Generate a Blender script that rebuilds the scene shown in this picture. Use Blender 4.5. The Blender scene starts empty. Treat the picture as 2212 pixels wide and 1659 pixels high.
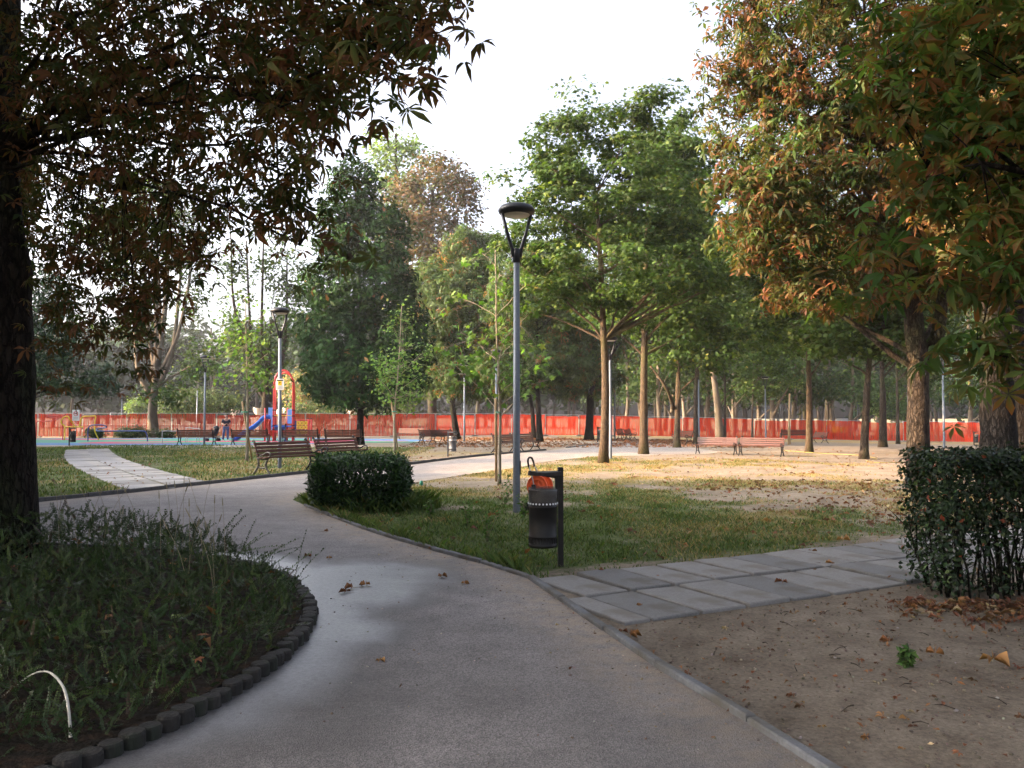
import bpy, math, random
import numpy as np
from mathutils import Vector, Matrix
from mathutils.geometry import delaunay_2d_cdt

rnd = random.Random(7)
RG = np.random.default_rng(11)
SC = bpy.context.scene
COL = SC.collection
PI = math.pi

# ------------------------------------------------------------------ camera
CAM_H, FPX, HOR = 1.58, 1791.0, 902.0          # eye height, focal length and horizon row for a 2212 px wide picture
PITCH = math.atan((HOR - 829.5) / FPX)
cam = bpy.data.cameras.new('camera')
cam.sensor_width = 36.0
cam.lens = FPX / 2212 * 36.0
cam.clip_start, cam.clip_end = 0.05, 2000
camo = bpy.data.objects.new('camera', cam)
COL.objects.link(camo)
camo.location = (0, 0, CAM_H)
camo.rotation_euler = (PI / 2 + PITCH, 0, 0)
SC.camera = camo

# ------------------------------------------------------------------ light
SUN_EL, SUN_AZ = math.radians(20), math.radians(263)   # azimuth clockwise from +Y: low sun on the left, a little behind
w = bpy.data.worlds.new('World'); SC.world = w; w.use_nodes = True
nt = w.node_tree
bg = nt.nodes['Background']
sky = nt.nodes.new('ShaderNodeTexSky')
sky.sky_type = 'NISHITA'; sky.sun_disc = False
sky.sun_elevation = SUN_EL; sky.sun_rotation = SUN_AZ
sky.altitude = 100; sky.air_density = 0.5; sky.dust_density = 10.0; sky.ozone_density = 0.6
bw = nt.nodes.new('ShaderNodeRGBToBW'); mk = nt.nodes.new('ShaderNodeMix'); mk.data_type = 'RGBA'   # milky, hazy sky: half its colour washed out, everywhere alike
mk.inputs[0].default_value = 0.5
nt.links.new(sky.outputs[0], bw.inputs[0]); nt.links.new(sky.outputs[0], mk.inputs[6]); nt.links.new(bw.outputs[0], mk.inputs[7])
nt.links.new(mk.outputs[2], bg.inputs[0])
bg.inputs[1].default_value = 0.15
sl = bpy.data.lights.new('sun', 'SUN')
sl.energy = 2.5; sl.angle = math.radians(0.5); sl.color = (1.0, 0.63, 0.33)
so = bpy.data.objects.new('sun', sl); COL.objects.link(so)
sdir = Vector((math.sin(SUN_AZ) * math.cos(SUN_EL), math.cos(SUN_AZ) * math.cos(SUN_EL), math.sin(SUN_EL)))
so.rotation_euler = sdir.to_track_quat('Z', 'Y').to_euler()
so.location = (-60, 0, 40)
vs = SC.view_settings
vs.view_transform = 'Standard'; vs.look = 'None'; vs.gamma = 1.0; vs.use_curve_mapping = False
vs.exposure = 3.2
SC.cycles.max_bounces = 8; SC.cycles.transparent_max_bounces = 12
SC.cycles.volume_bounces = 0
SC.cycles.use_denoising = True

# ------------------------------------------------------------------ helpers
def smooth(t):
    t = np.clip(t, 0, 1); return t * t * (3 - 2 * t)
def gz(x, y):                                   # height of the ground: the far right of the park lies a little lower
    return -0.75 * smooth((np.asarray(x, float) + 5) / 50) * smooth((np.asarray(y, float) - 35) / 40)
def ray(xd, yd):
    a, b = xd - 1106.0, 829.5 - yd
    c, s = math.cos(PITCH), math.sin(PITCH)
    return Vector((a, FPX * c - b * s, FPX * s + b * c))
def AT(xd, yd, Y):
    d = ray(xd, yd); t = Y / d.y
    return Vector((d.x * t, Y, CAM_H + d.z * t))
def G(xd, yd, dz=0.0):
    d = ray(xd, yd); z = 0.0
    for _ in range(12):
        t = (CAM_H - z) / -d.z
        z = float(gz(d.x * t, d.y * t))
    return Vector((d.x * t, d.y * t, z + dz))
def PX(Y): return Y / FPX                       # metres for one picture pixel at depth Y

def hash2(ix, iy, s):
    h = (ix.astype(np.int64) * 374761393 + iy.astype(np.int64) * 668265263 + s * 982451653) & 0xffffffff
    h = ((h ^ (h >> 13)) * 1274126177) & 0xffffffff
    return ((h ^ (h >> 16)) & 0xffff) / 65535.0
def vnoise(x, y, s=0):
    x = np.asarray(x, float); y = np.asarray(y, float)
    ix, iy = np.floor(x), np.floor(y); fx, fy = x - ix, y - iy
    fx, fy = fx * fx * (3 - 2 * fx), fy * fy * (3 - 2 * fy)
    a, b = hash2(ix, iy, s), hash2(ix + 1, iy, s); c, d = hash2(ix, iy + 1, s), hash2(ix + 1, iy + 1, s)
    return (a + (b - a) * fx) * (1 - fy) + (c + (d - c) * fx) * fy
def fbm(x, y, s=0):
    return (vnoise(x, y, s) * .5 + vnoise(x * 2.1, y * 2.1, s + 1) * .3 + vnoise(x * 4.3, y * 4.3, s + 2) * .2)

def tag(o, label=None, cat=None, group=None, kind=None):
    if label: o['label'] = label
    if cat: o['category'] = cat
    if group: o['group'] = group
    if kind: o['kind'] = kind
    return o
def empty(name, loc, rz=0.0, label=None, cat=None, group=None):
    o = bpy.data.objects.new(name, None); COL.objects.link(o)
    o.empty_display_size = .2
    o.location = loc; o.rotation_euler = (0, 0, rz)
    return tag(o, label, cat, group)
def link_mesh(name, me, mat=None, parent=None, loc=None, rot=None):
    o = bpy.data.objects.new(name, me); COL.objects.link(o)
    if mat is not None and not me.materials: me.materials.append(mat)
    if parent is not None: o.parent = parent
    if loc is not None: o.location = loc
    if rot is not None: o.rotation_euler = rot
    return o
def copy_tree(o, parent=None):
    c = o.copy(); COL.objects.link(c); c.parent = parent
    for ch in list(o.children): copy_tree(ch, c)
    return c

class MB:
    """collects shapes; build() links them as one mesh object"""
    def __init__(s): s.v, s.f = [], []
    def add(s, vs_, fs):
        n = len(s.v); s.v += [tuple(p) for p in vs_]; s.f += [tuple(i + n for i in f) for f in fs]; return s
    def box(s, c, size, rot=None):
        x, y, z = size[0] / 2, size[1] / 2, size[2] / 2
        p = [Vector(q) for q in ((-x,-y,-z),(x,-y,-z),(x,y,-z),(-x,y,-z),(-x,-y,z),(x,-y,z),(x,y,z),(-x,y,z))]
        if rot is not None: p = [rot @ q for q in p]
        c = Vector(c)
        return s.add([q + c for q in p], [(0,3,2,1),(4,5,6,7),(0,1,5,4),(1,2,6,5),(2,3,7,6),(3,0,4,7)])
    def bbox(s, c, size, b=.006, rot=None):      # box with bevelled edges
        x, y, z = size[0]/2, size[1]/2, size[2]/2; b = min(b, x*.45, y*.45, z*.45)
        P = []
        for sz in (-1, 1):
            for (k, bb) in ((0, b), (1, 0)) if sz < 0 else ((1, 0), (0, b)):
                zz = sz * (z if k == 0 else z - b)
                for (sx, sy) in ((-1,-1),(1,-1),(1,1),(-1,1)):
                    P.append(Vector((sx*(x-bb), sy*(y-bb), zz)))
        if rot is not None: P = [rot @ q for q in P]
        c = Vector(c); F = [(3,2,1,0),(12,13,14,15)]
        for r in range(3):
            for i in range(4):
                j = (i + 1) % 4; F.append((r*4+i, r*4+j, r*4+4+j, r*4+4+i))
        return s.add([q + c for q in P], F)
    def tube(s, pts, r, n=8, cap=True, wob=0.0):
        pts = [Vector(p) for p in pts]
        rs = r if isinstance(r, (list, tuple)) else [r] * len(pts)
        V, F = [], []
        up = None
        for i, p in enumerate(pts):
            t = (pts[min(i+1, len(pts)-1)] - pts[max(i-1, 0)])
            t = t.normalized() if t.length > 1e-9 else Vector((0, 0, 1))
            if up is None:
                up = Vector((1, 0, 0)) if abs(t.x) < .8 else Vector((0, 1, 0))
            u = (up - t * up.dot(t)); u = u.normalized() if u.length > 1e-6 else t.orthogonal().normalized()
            up = u; v_ = t.cross(u)
            for k in range(n):
                a = 2 * PI * k / n
                rr = rs[i] * (1 + (rnd.uniform(-wob, wob) if wob else 0))
                V.append(p + (u * math.cos(a) + v_ * math.sin(a)) * rr)
        m = len(pts)
        for i in range(m - 1):
            for k in range(n):
                j = (k + 1) % n
                F.append((i*n+k, i*n+j, i*n+n+j, i*n+n+k))
        if cap:
            F.append(tuple(range(n - 1, -1, -1))); F.append(tuple((m-1)*n + k for k in range(n)))
        return s.add(V, F)
    def lathe(s, prof, n=20, c=(0, 0, 0)):
        V, F = [], []
        for (r, z) in prof:
            for k in range(n):
                a = 2 * PI * k / n; V.append((c[0] + r * math.cos(a), c[1] + r * math.sin(a), c[2] + z))
        for i in range(len(prof) - 1):
            for k in range(n):
                j = (k + 1) % n; F.append((i*n+k, i*n+j, i*n+n+j, i*n+n+k))
        F.append(tuple(range(n - 1, -1, -1))); F.append(tuple((len(prof)-1)*n + k for k in range(n)))
        return s.add(V, F)
    def prism(s, poly, axis_pt, ex):              # extrude a list of Vectors along ex
        n = len(poly); ex = Vector(ex); o = Vector(axis_pt)
        a = [Vector(p) + o - ex * .5 for p in poly]; b = [Vector(p) + o + ex * .5 for p in poly]
        F = [tuple(range(n)), tuple(range(2*n - 1, n - 1, -1))]
        for i in range(n):
            j = (i + 1) % n; F.append((i, i + n, j + n, j))
        return s.add(a + b, F)
    def mesh(s, name, mat=None, smooth_=False):
        me = bpy.data.meshes.new(name); me.from_pydata(s.v, [], s.f); me.update()
        if mat is not None: me.materials.append(mat)
        if smooth_:
            me.polygons.foreach_set('use_smooth', [True] * len(me.polygons))
        return me
    def build(s, name, mat, parent=None, smooth_=False, loc=None, rot=None):
        return link_mesh(name, s.mesh(name, mat, smooth_), None, parent, loc, rot)

def smooth_path(pts, n=6):
    """Catmull-Rom through points"""
    P = [Vector(p) for p in pts]; out = []
    P = [P[0] * 2 - P[1]] + P + [P[-1] * 2 - P[-2]]
    for i in range(1, len(P) - 2):
        for k in range(n):
            t = k / n; a, b, c, d = P[i-1], P[i], P[i+1], P[i+2]
            out.append(.5 * ((2*b) + (c-a)*t + (2*a-5*b+4*c-d)*t*t + (3*b-a-3*c+d)*t*t*t))
    out.append(P[-2]); return out

# ------------------------------------------------------------------ materials
def new_mat(name):
    m = bpy.data.materials.new(name); m.use_nodes = True
    return m, m.node_tree, m.node_tree.nodes['Principled BSDF']
def pm(name, c1, c2=None, scale=8.0, rough=.7, bump=0.0, metal=0.0, detail=5.0, stretch=(1, 1, 1), spec=.5, bscale=None, c3=None, c3scale=1.5, plates=0):
    m, t, b = new_mat(name); N, L = t.nodes, t.links
    b.inputs['Roughness'].default_value = rough; b.inputs['Metallic'].default_value = metal
    b.inputs['Specular IOR Level'].default_value = spec
    if c2 is None: c2 = tuple(x * .82 for x in c1)
    tc = N.new('ShaderNodeTexCoord'); mp = N.new('ShaderNodeMapping'); mp.inputs['Scale'].default_value = stretch
    L.new(tc.outputs['Object'], mp.inputs[0])
    no = N.new('ShaderNodeTexNoise'); no.inputs['Scale'].default_value = scale; no.inputs['Detail'].default_value = detail
    no.inputs['Roughness'].default_value = .65
    L.new(mp.outputs[0], no.inputs['Vector'])
    rp = N.new('ShaderNodeValToRGB'); rp.color_ramp.elements[0].position = .32; rp.color_ramp.elements[1].position = .68
    rp.color_ramp.elements[0].color = (*c2, 1); rp.color_ramp.elements[1].color = (*c1, 1)
    L.new(no.outputs[0], rp.inputs[0]); col = rp.outputs[0]
    if c3 is not None:
        n3 = N.new('ShaderNodeTexNoise'); n3.inputs['Scale'].default_value = c3scale; n3.inputs['Detail'].default_value = 4
        L.new(mp.outputs[0], n3.inputs['Vector'])
        r3 = N.new('ShaderNodeValToRGB'); r3.color_ramp.elements[0].position = .5; r3.color_ramp.elements[1].position = .64
        L.new(n3.outputs[0], r3.inputs[0])
        mx = N.new('ShaderNodeMix'); mx.data_type = 'RGBA'
        L.new(r3.outputs[0], mx.inputs[0]); L.new(col, mx.inputs[6]); mx.inputs[7].default_value = (*c3, 1); col = mx.outputs[2]
    vd = None
    if plates:                                   # cracked bark: plates between dark furrows
        wp = N.new('ShaderNodeVectorMath'); wp.operation = 'ADD'; ws = N.new('ShaderNodeVectorMath'); ws.operation = 'SCALE'; ws.inputs['Scale'].default_value = .14
        L.new(no.outputs['Color'], ws.inputs[0]); L.new(mp.outputs[0], wp.inputs[0]); L.new(ws.outputs[0], wp.inputs[1])
        vr = N.new('ShaderNodeTexVoronoi'); vr.feature = 'DISTANCE_TO_EDGE'; vr.inputs['Scale'].default_value = plates; L.new(wp.outputs[0], vr.inputs['Vector'])
        rv = N.new('ShaderNodeValToRGB'); rv.color_ramp.elements[0].color = (.5, .48, .47, 1); rv.color_ramp.elements[1].color = (1.25, 1.22, 1.2, 1); rv.color_ramp.elements[1].position = .12
        L.new(vr.outputs['Distance'], rv.inputs[0])
        mv = N.new('ShaderNodeMix'); mv.data_type = 'RGBA'; mv.blend_type = 'MULTIPLY'; mv.inputs[0].default_value = 1.0; L.new(col, mv.inputs[6]); L.new(rv.outputs[0], mv.inputs[7]); col = mv.outputs[2]
        vd = rv.outputs[0]
    L.new(col, b.inputs['Base Color'])
    if bump:
        nb = N.new('ShaderNodeTexNoise'); nb.inputs['Scale'].default_value = bscale or scale * 2; nb.inputs['Detail'].default_value = 6
        L.new(mp.outputs[0], nb.inputs['Vector'])
        bp = N.new('ShaderNodeBump'); bp.inputs['Strength'].default_value = bump; bp.inputs['Distance'].default_value = .02 if bump < .9 else .07
        if vd is not None:
            ad = N.new('ShaderNodeMath'); ad.operation = 'ADD'; L.new(nb.outputs[0], ad.inputs[0]); L.new(vd, ad.inputs[1]); L.new(ad.outputs[0], bp.inputs['Height'])
        else: L.new(nb.outputs[0], bp.inputs['Height'])
        L.new(bp.outputs[0], b.inputs['Normal'])
    return m
def leaf_mat(name, trans=.35, rough=.5, spec=.4):
    m, t, b = new_mat(name); N, L = t.nodes, t.links
    at = N.new('ShaderNodeAttribute'); at.attribute_name = 'Col'
    L.new(at.outputs['Color'], b.inputs['Base Color'])
    b.inputs['Roughness'].default_value = rough; b.inputs['Specular IOR Level'].default_value = spec
    tr = N.new('ShaderNodeBsdfTranslucent')
    g = N.new('ShaderNodeMix'); g.data_type = 'RGBA'; g.blend_type = 'MULTIPLY'; g.inputs[0].default_value = 1
    L.new(at.outputs['Color'], g.inputs[6]); g.inputs[7].default_value = (1.35, 1.45, .6, 1)
    L.new(g.outputs[2], tr.inputs[0])
    mx = N.new('ShaderNodeMixShader'); mx.inputs[0].default_value = trans
    L.new(b.outputs[0], mx.inputs[1]); L.new(tr.outputs[0], mx.inputs[2])
    L.new(mx.outputs[0], N['Material Output'].inputs['Surface'])
    return m
def tri_mesh(name, V, F, Col=None, mat=None):
    """V n x 3, F m x 3 numpy arrays, Col n x 3"""
    me = bpy.data.meshes.new(name); n, m = len(V), len(F)
    me.vertices.add(n); me.vertices.foreach_set('co', np.ascontiguousarray(V, np.float32).ravel())
    me.loops.add(m * 3); me.loops.foreach_set('vertex_index', np.ascontiguousarray(F, np.int32).ravel())
    me.polygons.add(m); me.polygons.foreach_set('loop_start', np.arange(0, m * 3, 3, dtype=np.int32))
    me.polygons.foreach_set('loop_total', np.full(m, 3, np.int32))
    me.update(calc_edges=True)
    if Col is not None:
        a = me.color_attributes.new('Col', 'FLOAT_COLOR', 'POINT')
        a.data.foreach_set('color', np.concatenate([Col, np.ones((n, 1))], 1).astype(np.float32).ravel())
    if mat is not None: me.materials.append(mat)
    return me

M = {}
M['leaf'] = leaf_mat('leaf', .36, .6, .1)
M['leaf_near'] = leaf_mat('leaf_near', .38, .6, .08)
M['leaf_glossy'] = leaf_mat('leaf_glossy', .15, .42, .2)
M['leaf_dry'] = leaf_mat('leaf_dry', .2, .7, .2)
M['grass'] = leaf_mat('grass_blade', .3, .6, .25)
M['bark'] = pm('bark', (.06, .045, .032), (.018, .014, .011), 14, .9, 1.0, stretch=(1, 1, .32), spec=.15, plates=17, c3=(.05, .05, .025), c3scale=2.0)
M['bark_dark'] = pm('bark_dark', (.022, .018, .015), (.007, .006, .005), 12, .92, 1.0, stretch=(1, 1, .3), spec=.1, plates=15, c3=(.02, .023, .013), c3scale=2)
M['bark_maple'] = pm('bark_maple', (.085, .06, .036), (.03, .022, .015), 16, .9, .7, stretch=(1, 1, .35), spec=.15, plates=24, c3=(.062, .056, .024), c3scale=1.6)
M['bark_plane'] = pm('bark_plane', (.16, .125, .09), (.06, .048, .036), 3, .85, .4, stretch=(1, 1, .5), spec=.2, c3=(.09, .08, .055), c3scale=3)
M['bark_young'] = pm('bark_young', (.22, .19, .14), (.13, .11, .08), 30, .85, .4, stretch=(1, 1, .4), spec=.2)
M['stake'] = pm('stake_wood', (.33, .23, .12), (.22, .15, .08), 30, .8, .3, stretch=(1, 1, .1))
M['tie'] = pm('tie_plastic', (.02, .22, .13), None, 20, .5)
M['pole'] = pm('pole_galvanised', (.12, .14, .165), (.085, .10, .12), 25, .5, .05, metal=.35)
M['lamp_dark'] = pm('lamp_dark', (.010, .011, .015), (.007, .008, .011), 20, .45, 0, spec=.3)
M['lamp_glass'] = pm('lamp_glass', (.55, .52, .46), (.42, .40, .36), 12, .35)
M['iron'] = pm('cast_iron', (.008, .008, .010), (.005, .005, .006), 30, .55, .2, spec=.2)
M['iron_worn'] = pm('cast_iron_worn', (.085, .072, .055), (.04, .034, .028), 30, .6, .2)
M['slat'] = pm('bench_slat', (.10, .038, .024), (.058, .022, .014), 12, .55, .15, stretch=(.15, 1, 1), spec=.25)
M['slat_sunlit'] = pm('bench_slat_sunlit', (.068, .013, .0055), (.042, .009, .004), 12, .5, .15, stretch=(.15, 1, 1))  # same slats as the others, warm sunlight put into a redder colour
M['kerb'] = pm('kerb_stone', (.14, .145, .155), (.085, .087, .093), 25, .85, .3, c3=(.075, .068, .058), c3scale=3)
M['slab'] = pm('slab_concrete', (.215, .207, .197), (.15, .144, .137), 45, .85, .35, c3=(.135, .12, .10), c3scale=2.6, bscale=160)
M['slab_dark'] = pm('slab_concrete_dark', (.165, .162, .158), (.11, .108, .105), 60, .85, .4, c3=(.10, .09, .075), c3scale=2.6, bscale=160)
M['kerb_dark'] = pm('kerb_stone_dark', (.085, .08, .078), (.045, .043, .042), 25, .85, .3)
M['slab_pale'] = pm('slab_concrete_pale', (.28, .27, .265), (.21, .205, .2), 30, .85, .3, c3=(.30, .28, .25), c3scale=1.5, bscale=120)
M['log'] = pm('log_wood', (.024, .020, .016), (.009, .008, .007), 30, .9, .6, stretch=(1, 1, .2), c3=(.012, .015, .008), c3scale=4)

# ================================================================== setting
BED_C, BED_R = (-5.8, 5.7), 4.3
def gp(pts): return [G(*p) for p in pts]
kerb_right = [Vector((2.9, -1.5, 0)), Vector((2.35, 0.5, 0))] + gp([(1775,1659),(1620,1560),(1420,1440),(1330,1377),(1235,1312),(1145,1250),(1060,1222),(940,1190),(820,1155),(720,1118),(660,1093)])
island_back = gp([(632,1080),(660,1066),(730,1056),(810,1051),(886,1044),(1016,1024),(1126,1009),(1175,998),(1290,987),(1400,984),(1530,981)])
far_branch = gp([(1560,976),(1500,968),(1406,951)])
far_branch2 = gp([(1400,948),(1330,954),(1292,959),(1223,968)])
kerb_far_r = gp([(1179,973),(1076,982),(977,992),(886,1004)])
kerb_far = gp([(800,1012),(680,1021),(560,1034),(450,1046),(300,1063),(90,1084)]) + [Vector((-11.5, 9, 0)), Vector((-14, 0, 0)), Vector((-15, -6, 0))]
ring = kerb_right + island_back + far_branch + far_branch2 + kerb_far_r + kerb_far
def dens(pl, step):
    out = []
    for a, b in zip(pl[:-1], pl[1:]):
        n = max(1, int((b - a).length / step))
        out += [a.lerp(b, k / n) for k in range(n)]
    return out + [pl[-1]]
ring_s = dens(smooth_path(kerb_right, 4), .4) + dens(smooth_path(island_back, 4), .4) + far_branch + far_branch2 + dens(smooth_path(kerb_far_r + kerb_far, 3), .4)
RX = np.array([(p.x, p.y) for p in ring_s])
def inside(x, y, poly=RX):
    x = np.asarray(x, float); y = np.asarray(y, float); c = np.zeros(x.shape, bool)
    n = len(poly)
    for i in range(n):
        x1, y1 = poly[i]; x2, y2 = poly[(i + 1) % n]
        if y1 == y2: continue
        c ^= ((y1 > y) != (y2 > y)) & (x < (x2 - x1) * (y - y1) / (y2 - y1) + x1)
    return c
def pdist(x, y, line):
    x = np.asarray(x, float); y = np.asarray(y, float); d = np.full(x.shape, 1e9)
    for (x1, y1), (x2, y2) in zip(line[:-1], line[1:]):
        dx, dy = x2 - x1, y2 - y1; t = np.clip(((x - x1) * dx + (y - y1) * dy) / (dx*dx + dy*dy + 1e-12), 0, 1)
        d = np.minimum(d, np.hypot(x - x1 - t*dx, y - y1 - t*dy))
    return d
KR = np.array([(p.x, p.y) for p in dens(smooth_path(kerb_right, 4), .4)])

# slab paths: frames in the ground plane
SU = Vector((math.cos(math.radians(28.2)), math.sin(math.radians(28.2)), 0)); SV = Vector((-SU.y, SU.x, 0)); S0 = Vector((.867, 7.447, 0))
def slab_uv(x, y): return (x - S0.x) * SU.x + (y - S0.y) * SU.y, (x - S0.x) * SV.x + (y - S0.y) * SV.y
LA, LB = G(378, 1056), Vector((-20.9, 41.0, 0))
def left_slab_uv(x, y):
    d = (LB - LA); l = d.length; d /= l
    return (x - LA.x) * d.x + (y - LA.y) * d.y, (x - LA.x) * d.y - (y - LA.y) * d.x, l

def grass_mask(x, y):
    """how much grass grows here, 0 to 1"""
    x = np.asarray(x, float); y = np.asarray(y, float)
    n1, n2, n3 = fbm(x * .35, y * .35, 3), fbm(x * 1.3, y * 1.3, 9), fbm(x * .12, y * .12, 21)
    su, sv = slab_uv(x, y)
    g = .45 + .9 * (n1 - .5) + .5 * (n2 - .5)                      # far lawns
    right = (x > -5.5) & (y < 34)
    dk = pdist(x, y, KR)
    gi = .86 - dk * .018 - .014 * np.clip(y - 11, 0, 20) - .05 * np.clip(x - 3, 0, 8) * (1 - .5 * smooth((y - 15) / 5)) + 1.8 * (n1 - .48) + 1.4 * (n2 - .5)   # island: lush along the kerb, thin and dry further in
    gi = np.where((sv < 1.35) & (sv > .9), gi * .35, gi)
    g = np.where(right, gi, g)
    fore = (sv < .9) & (y < 16) & (x > 0)                           # trodden bare soil before and beside the slab path
    g = np.where(fore, -.25 + 1.0 * (n2 - .45) * (n1 > .52), g)
    left = (x < -5.0) & (y > 13) & (y < 47)
    g = np.where(left, .72 + 1.0 * (n1 - .5) + .7 * (n2 - .5) - .5 * (n3 - .5), g)
    g = np.where((y > 40) & (x > -4) & (y < 66), g - .35, g)
    g = np.where((y > 33) & (x > 4) & (y < 52), g - .25, g)
    g = np.where((x > -16) & (x < 4) & (y > 44), g - .6, g)          # worn strip under the trees before the fence
    return np.clip(g, 0, 1)

def dryness(x, y):
    d = smooth((fbm(x * .25, y * .25, 40) - .35) * 3) * .75
    return np.clip(d + np.where(x > -5, .75 * smooth((y - 11) / 9) + .06 * np.clip(x - 1, 0, 6) - .25, -.1), 0, 1)
def axis_pts(lo, hi, dense, mid, d1, d2):
    a = list(np.arange(dense[0], dense[1] + 1e-6, d1))
    l = dense[0]
    while l > mid[0]: l -= d2; a.append(l)
    s = d2
    while l > lo: s *= 1.35; l -= s; a.append(l)
    l = dense[1]
    while l < mid[1]: l += d2; a.append(l)
    s = d2
    while l < hi: s *= 1.35; l += s; a.append(l)
    return np.array(sorted(a))
gx = axis_pts(-700, 700, (-12, 13), (-34, 45), .22, .7)
gy = axis_pts(-150, 1200, (1.5, 26), (-8, 90), .22, .7)
XX, YY = np.meshgrid(gx, gy)
ZZ = gz(XX, YY) - .006
um = ~inside(XX, YY)
bump = (fbm(XX * 1.1, YY * 1.1, 5) - .5) * .035 * um * (pdist(XX, YY, RX) > .25)
su_, sv_ = slab_uv(XX, YY)
bump = np.where((np.abs(sv_) < 1.2) & (su_ > -1), bump * .1, bump)
ZZ = ZZ + bump
nx_, ny_ = len(gx), len(gy)
V = np.stack([XX.ravel(), YY.ravel(), ZZ.ravel()], 1)
idx = np.arange(nx_ * ny_).reshape(ny_, nx_)
q = np.stack([idx[:-1, :-1].ravel(), idx[:-1, 1:].ravel(), idx[1:, 1:].ravel(), idx[1:, :-1].ravel()], 1)
F = np.concatenate([q[:, [0, 1, 2]], q[:, [0, 2, 3]]])
me = tri_mesh('ground', V, F)
me.polygons.foreach_set('use_smooth', [True] * len(me.polygons))
gm = grass_mask(XX.ravel(), YY.ravel())
at = me.attributes.new('grassy', 'FLOAT', 'POINT'); at.data.foreach_set('value', gm.astype(np.float32))
sand = dryness(XX.ravel(), YY.ravel())
at = me.attributes.new('dry', 'FLOAT', 'POINT'); at.data.foreach_set('value', sand.astype(np.float32))

def ground_material():
    m, t, b = new_mat('ground_soil_and_grass'); N, L = t.nodes, t.links
    def noise(s, d=6, r=.65):
        n = N.new('ShaderNodeTexNoise'); n.inputs['Scale'].default_value = s; n.inputs['Detail'].default_value = d; n.inputs['Roughness'].default_value = r
        L.new(tc.outputs['Object'], n.inputs['Vector']); return n.outputs[0]
    def ramp(inp, stops):
        r = N.new('ShaderNodeValToRGB'); e = r.color_ramp.elements
        e[0].position, e[0].color = stops[0][0], (*stops[0][1], 1); e[1].position, e[1].color = stops[-1][0], (*stops[-1][1], 1)
        for p, c in stops[1:-1]:
            k = e.new(p); k.color = (*c, 1)
        L.new(inp, r.inputs[0]); return r.outputs[0]
    def mix(f, a, b_):
        x = N.new('ShaderNodeMix'); x.data_type = 'RGBA'; L.new(f, x.inputs[0]); L.new(a, x.inputs[6]); L.new(b_, x.inputs[7]); return x.outputs[2]
    def math_(op, a, b_):
        x = N.new('ShaderNodeMath'); x.operation = op
        for i, v in enumerate((a, b_)):
            if isinstance(v, (int, float)): x.inputs[i].default_value = v
            else: L.new(v, x.inputs[i])
        return x.outputs[0]
    tc = N.new('ShaderNodeTexCoord')
    ga = N.new('ShaderNodeAttribute'); ga.attribute_name = 'grassy'
    dr = N.new('ShaderNodeAttribute'); dr.attribute_name = 'dry'
    soil = ramp(noise(1.1), [(.3, (.128, .103, .077)), (.5, (.182, .149, .113)), (.7, (.235, .196, .152))])
    fine = ramp(noise(38, 8, .75), [(.28, (.38, .36, .34)), (.52, (1, 1, 1)), (.75, (1.6, 1.55, 1.5))])
    pat = ramp(noise(4.5, 8, .7), [(.32, (.66, .63, .6)), (.5, (1, 1, 1)), (.68, (1.22, 1.24, 1.26))])
    mp_ = N.new('ShaderNodeMix'); mp_.data_type = 'RGBA'; mp_.blend_type = 'MULTIPLY'; mp_.inputs[0].default_value = .9
    L.new(soil, mp_.inputs[6]); L.new(pat, mp_.inputs[7]); soil = mp_.outputs[2]
    mu = N.new('ShaderNodeMix'); mu.data_type = 'RGBA'; mu.blend_type = 'MULTIPLY'; mu.inputs[0].default_value = .8
    L.new(soil, mu.inputs[6]); L.new(fine, mu.inputs[7]); soil = mu.outputs[2]
    green = ramp(noise(9, 6, .7), [(.3, (.04, .055, .018)), (.55, (.07, .09, .028)), (.75, (.12, .125, .045))])
    straw = ramp(noise(14, 6, .7), [(.3, (.12, .09, .035)), (.7, (.27, .205, .085))])
    dn = math_('ADD', math_('MULTIPLY', dr.outputs['Fac'], .55), math_('MULTIPLY', noise(2.3), .55))
    gcol = mix(ramp(dn, [(.45, (0, 0, 0)), (.72, (1, 1, 1))]), green, straw)
    f = math_('ADD', ga.outputs['Fac'], math_('MULTIPLY', math_('SUBTRACT', noise(6.5, 7, .75), .5), 1.5))
    f = ramp(f, [(.30, (0, 0, 0)), (.62, (1, 1, 1))])
    L.new(mix(f, soil, gcol), b.inputs['Base Color'])
    b.inputs['Roughness'].default_value = .95; b.inputs['Specular IOR Level'].default_value = .15
    bp = N.new('ShaderNodeBump'); bp.inputs['Strength'].default_value = .8; bp.inputs['Distance'].default_value = .03
    L.new(noise(24, 9, .75), bp.inputs['Height']); L.new(bp.outputs[0], b.inputs['Normal'])
    return m
M['ground'] = ground_material()
tag(link_mesh('ground', me, M['ground']), kind='structure')

# ---- asphalt path: polygon triangulated with inner points so that wet and sandy places can be marked
pts2 = [Vector((p.x, p.y)) for p in ring_s]; nb = len(pts2)
bx0, bx1, by0, by1 = RX[:, 0].min(), RX[:, 0].max(), RX[:, 1].min(), RX[:, 1].max()
cx, cy = np.meshgrid(np.concatenate([np.arange(bx0, -4, .8), np.arange(-4, 3, .16), np.arange(3, bx1, .8)]), np.concatenate([np.arange(by0, 2.6, .8), np.arange(2.6, 12, .16), np.arange(12, by1, .8)]))
cx, cy = cx.ravel(), cy.ravel()
ok = inside(cx, cy) & (pdist(cx, cy, np.vstack([RX, RX[:1]])) > .1)
pts2 += [Vector((a, b)) for a, b in zip(cx[ok], cy[ok])]
vo, eo, fo, *_ = delaunay_2d_cdt(pts2, [(i, (i + 1) % nb) for i in range(nb)], [list(range(nb))], 1, 1e-5)
V = np.array([(p.x, p.y, 0.0) for p in vo]); V[:, 2] = gz(V[:, 0], V[:, 1]) + .006
F = np.array([f for f in fo if len(f) == 3])
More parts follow.
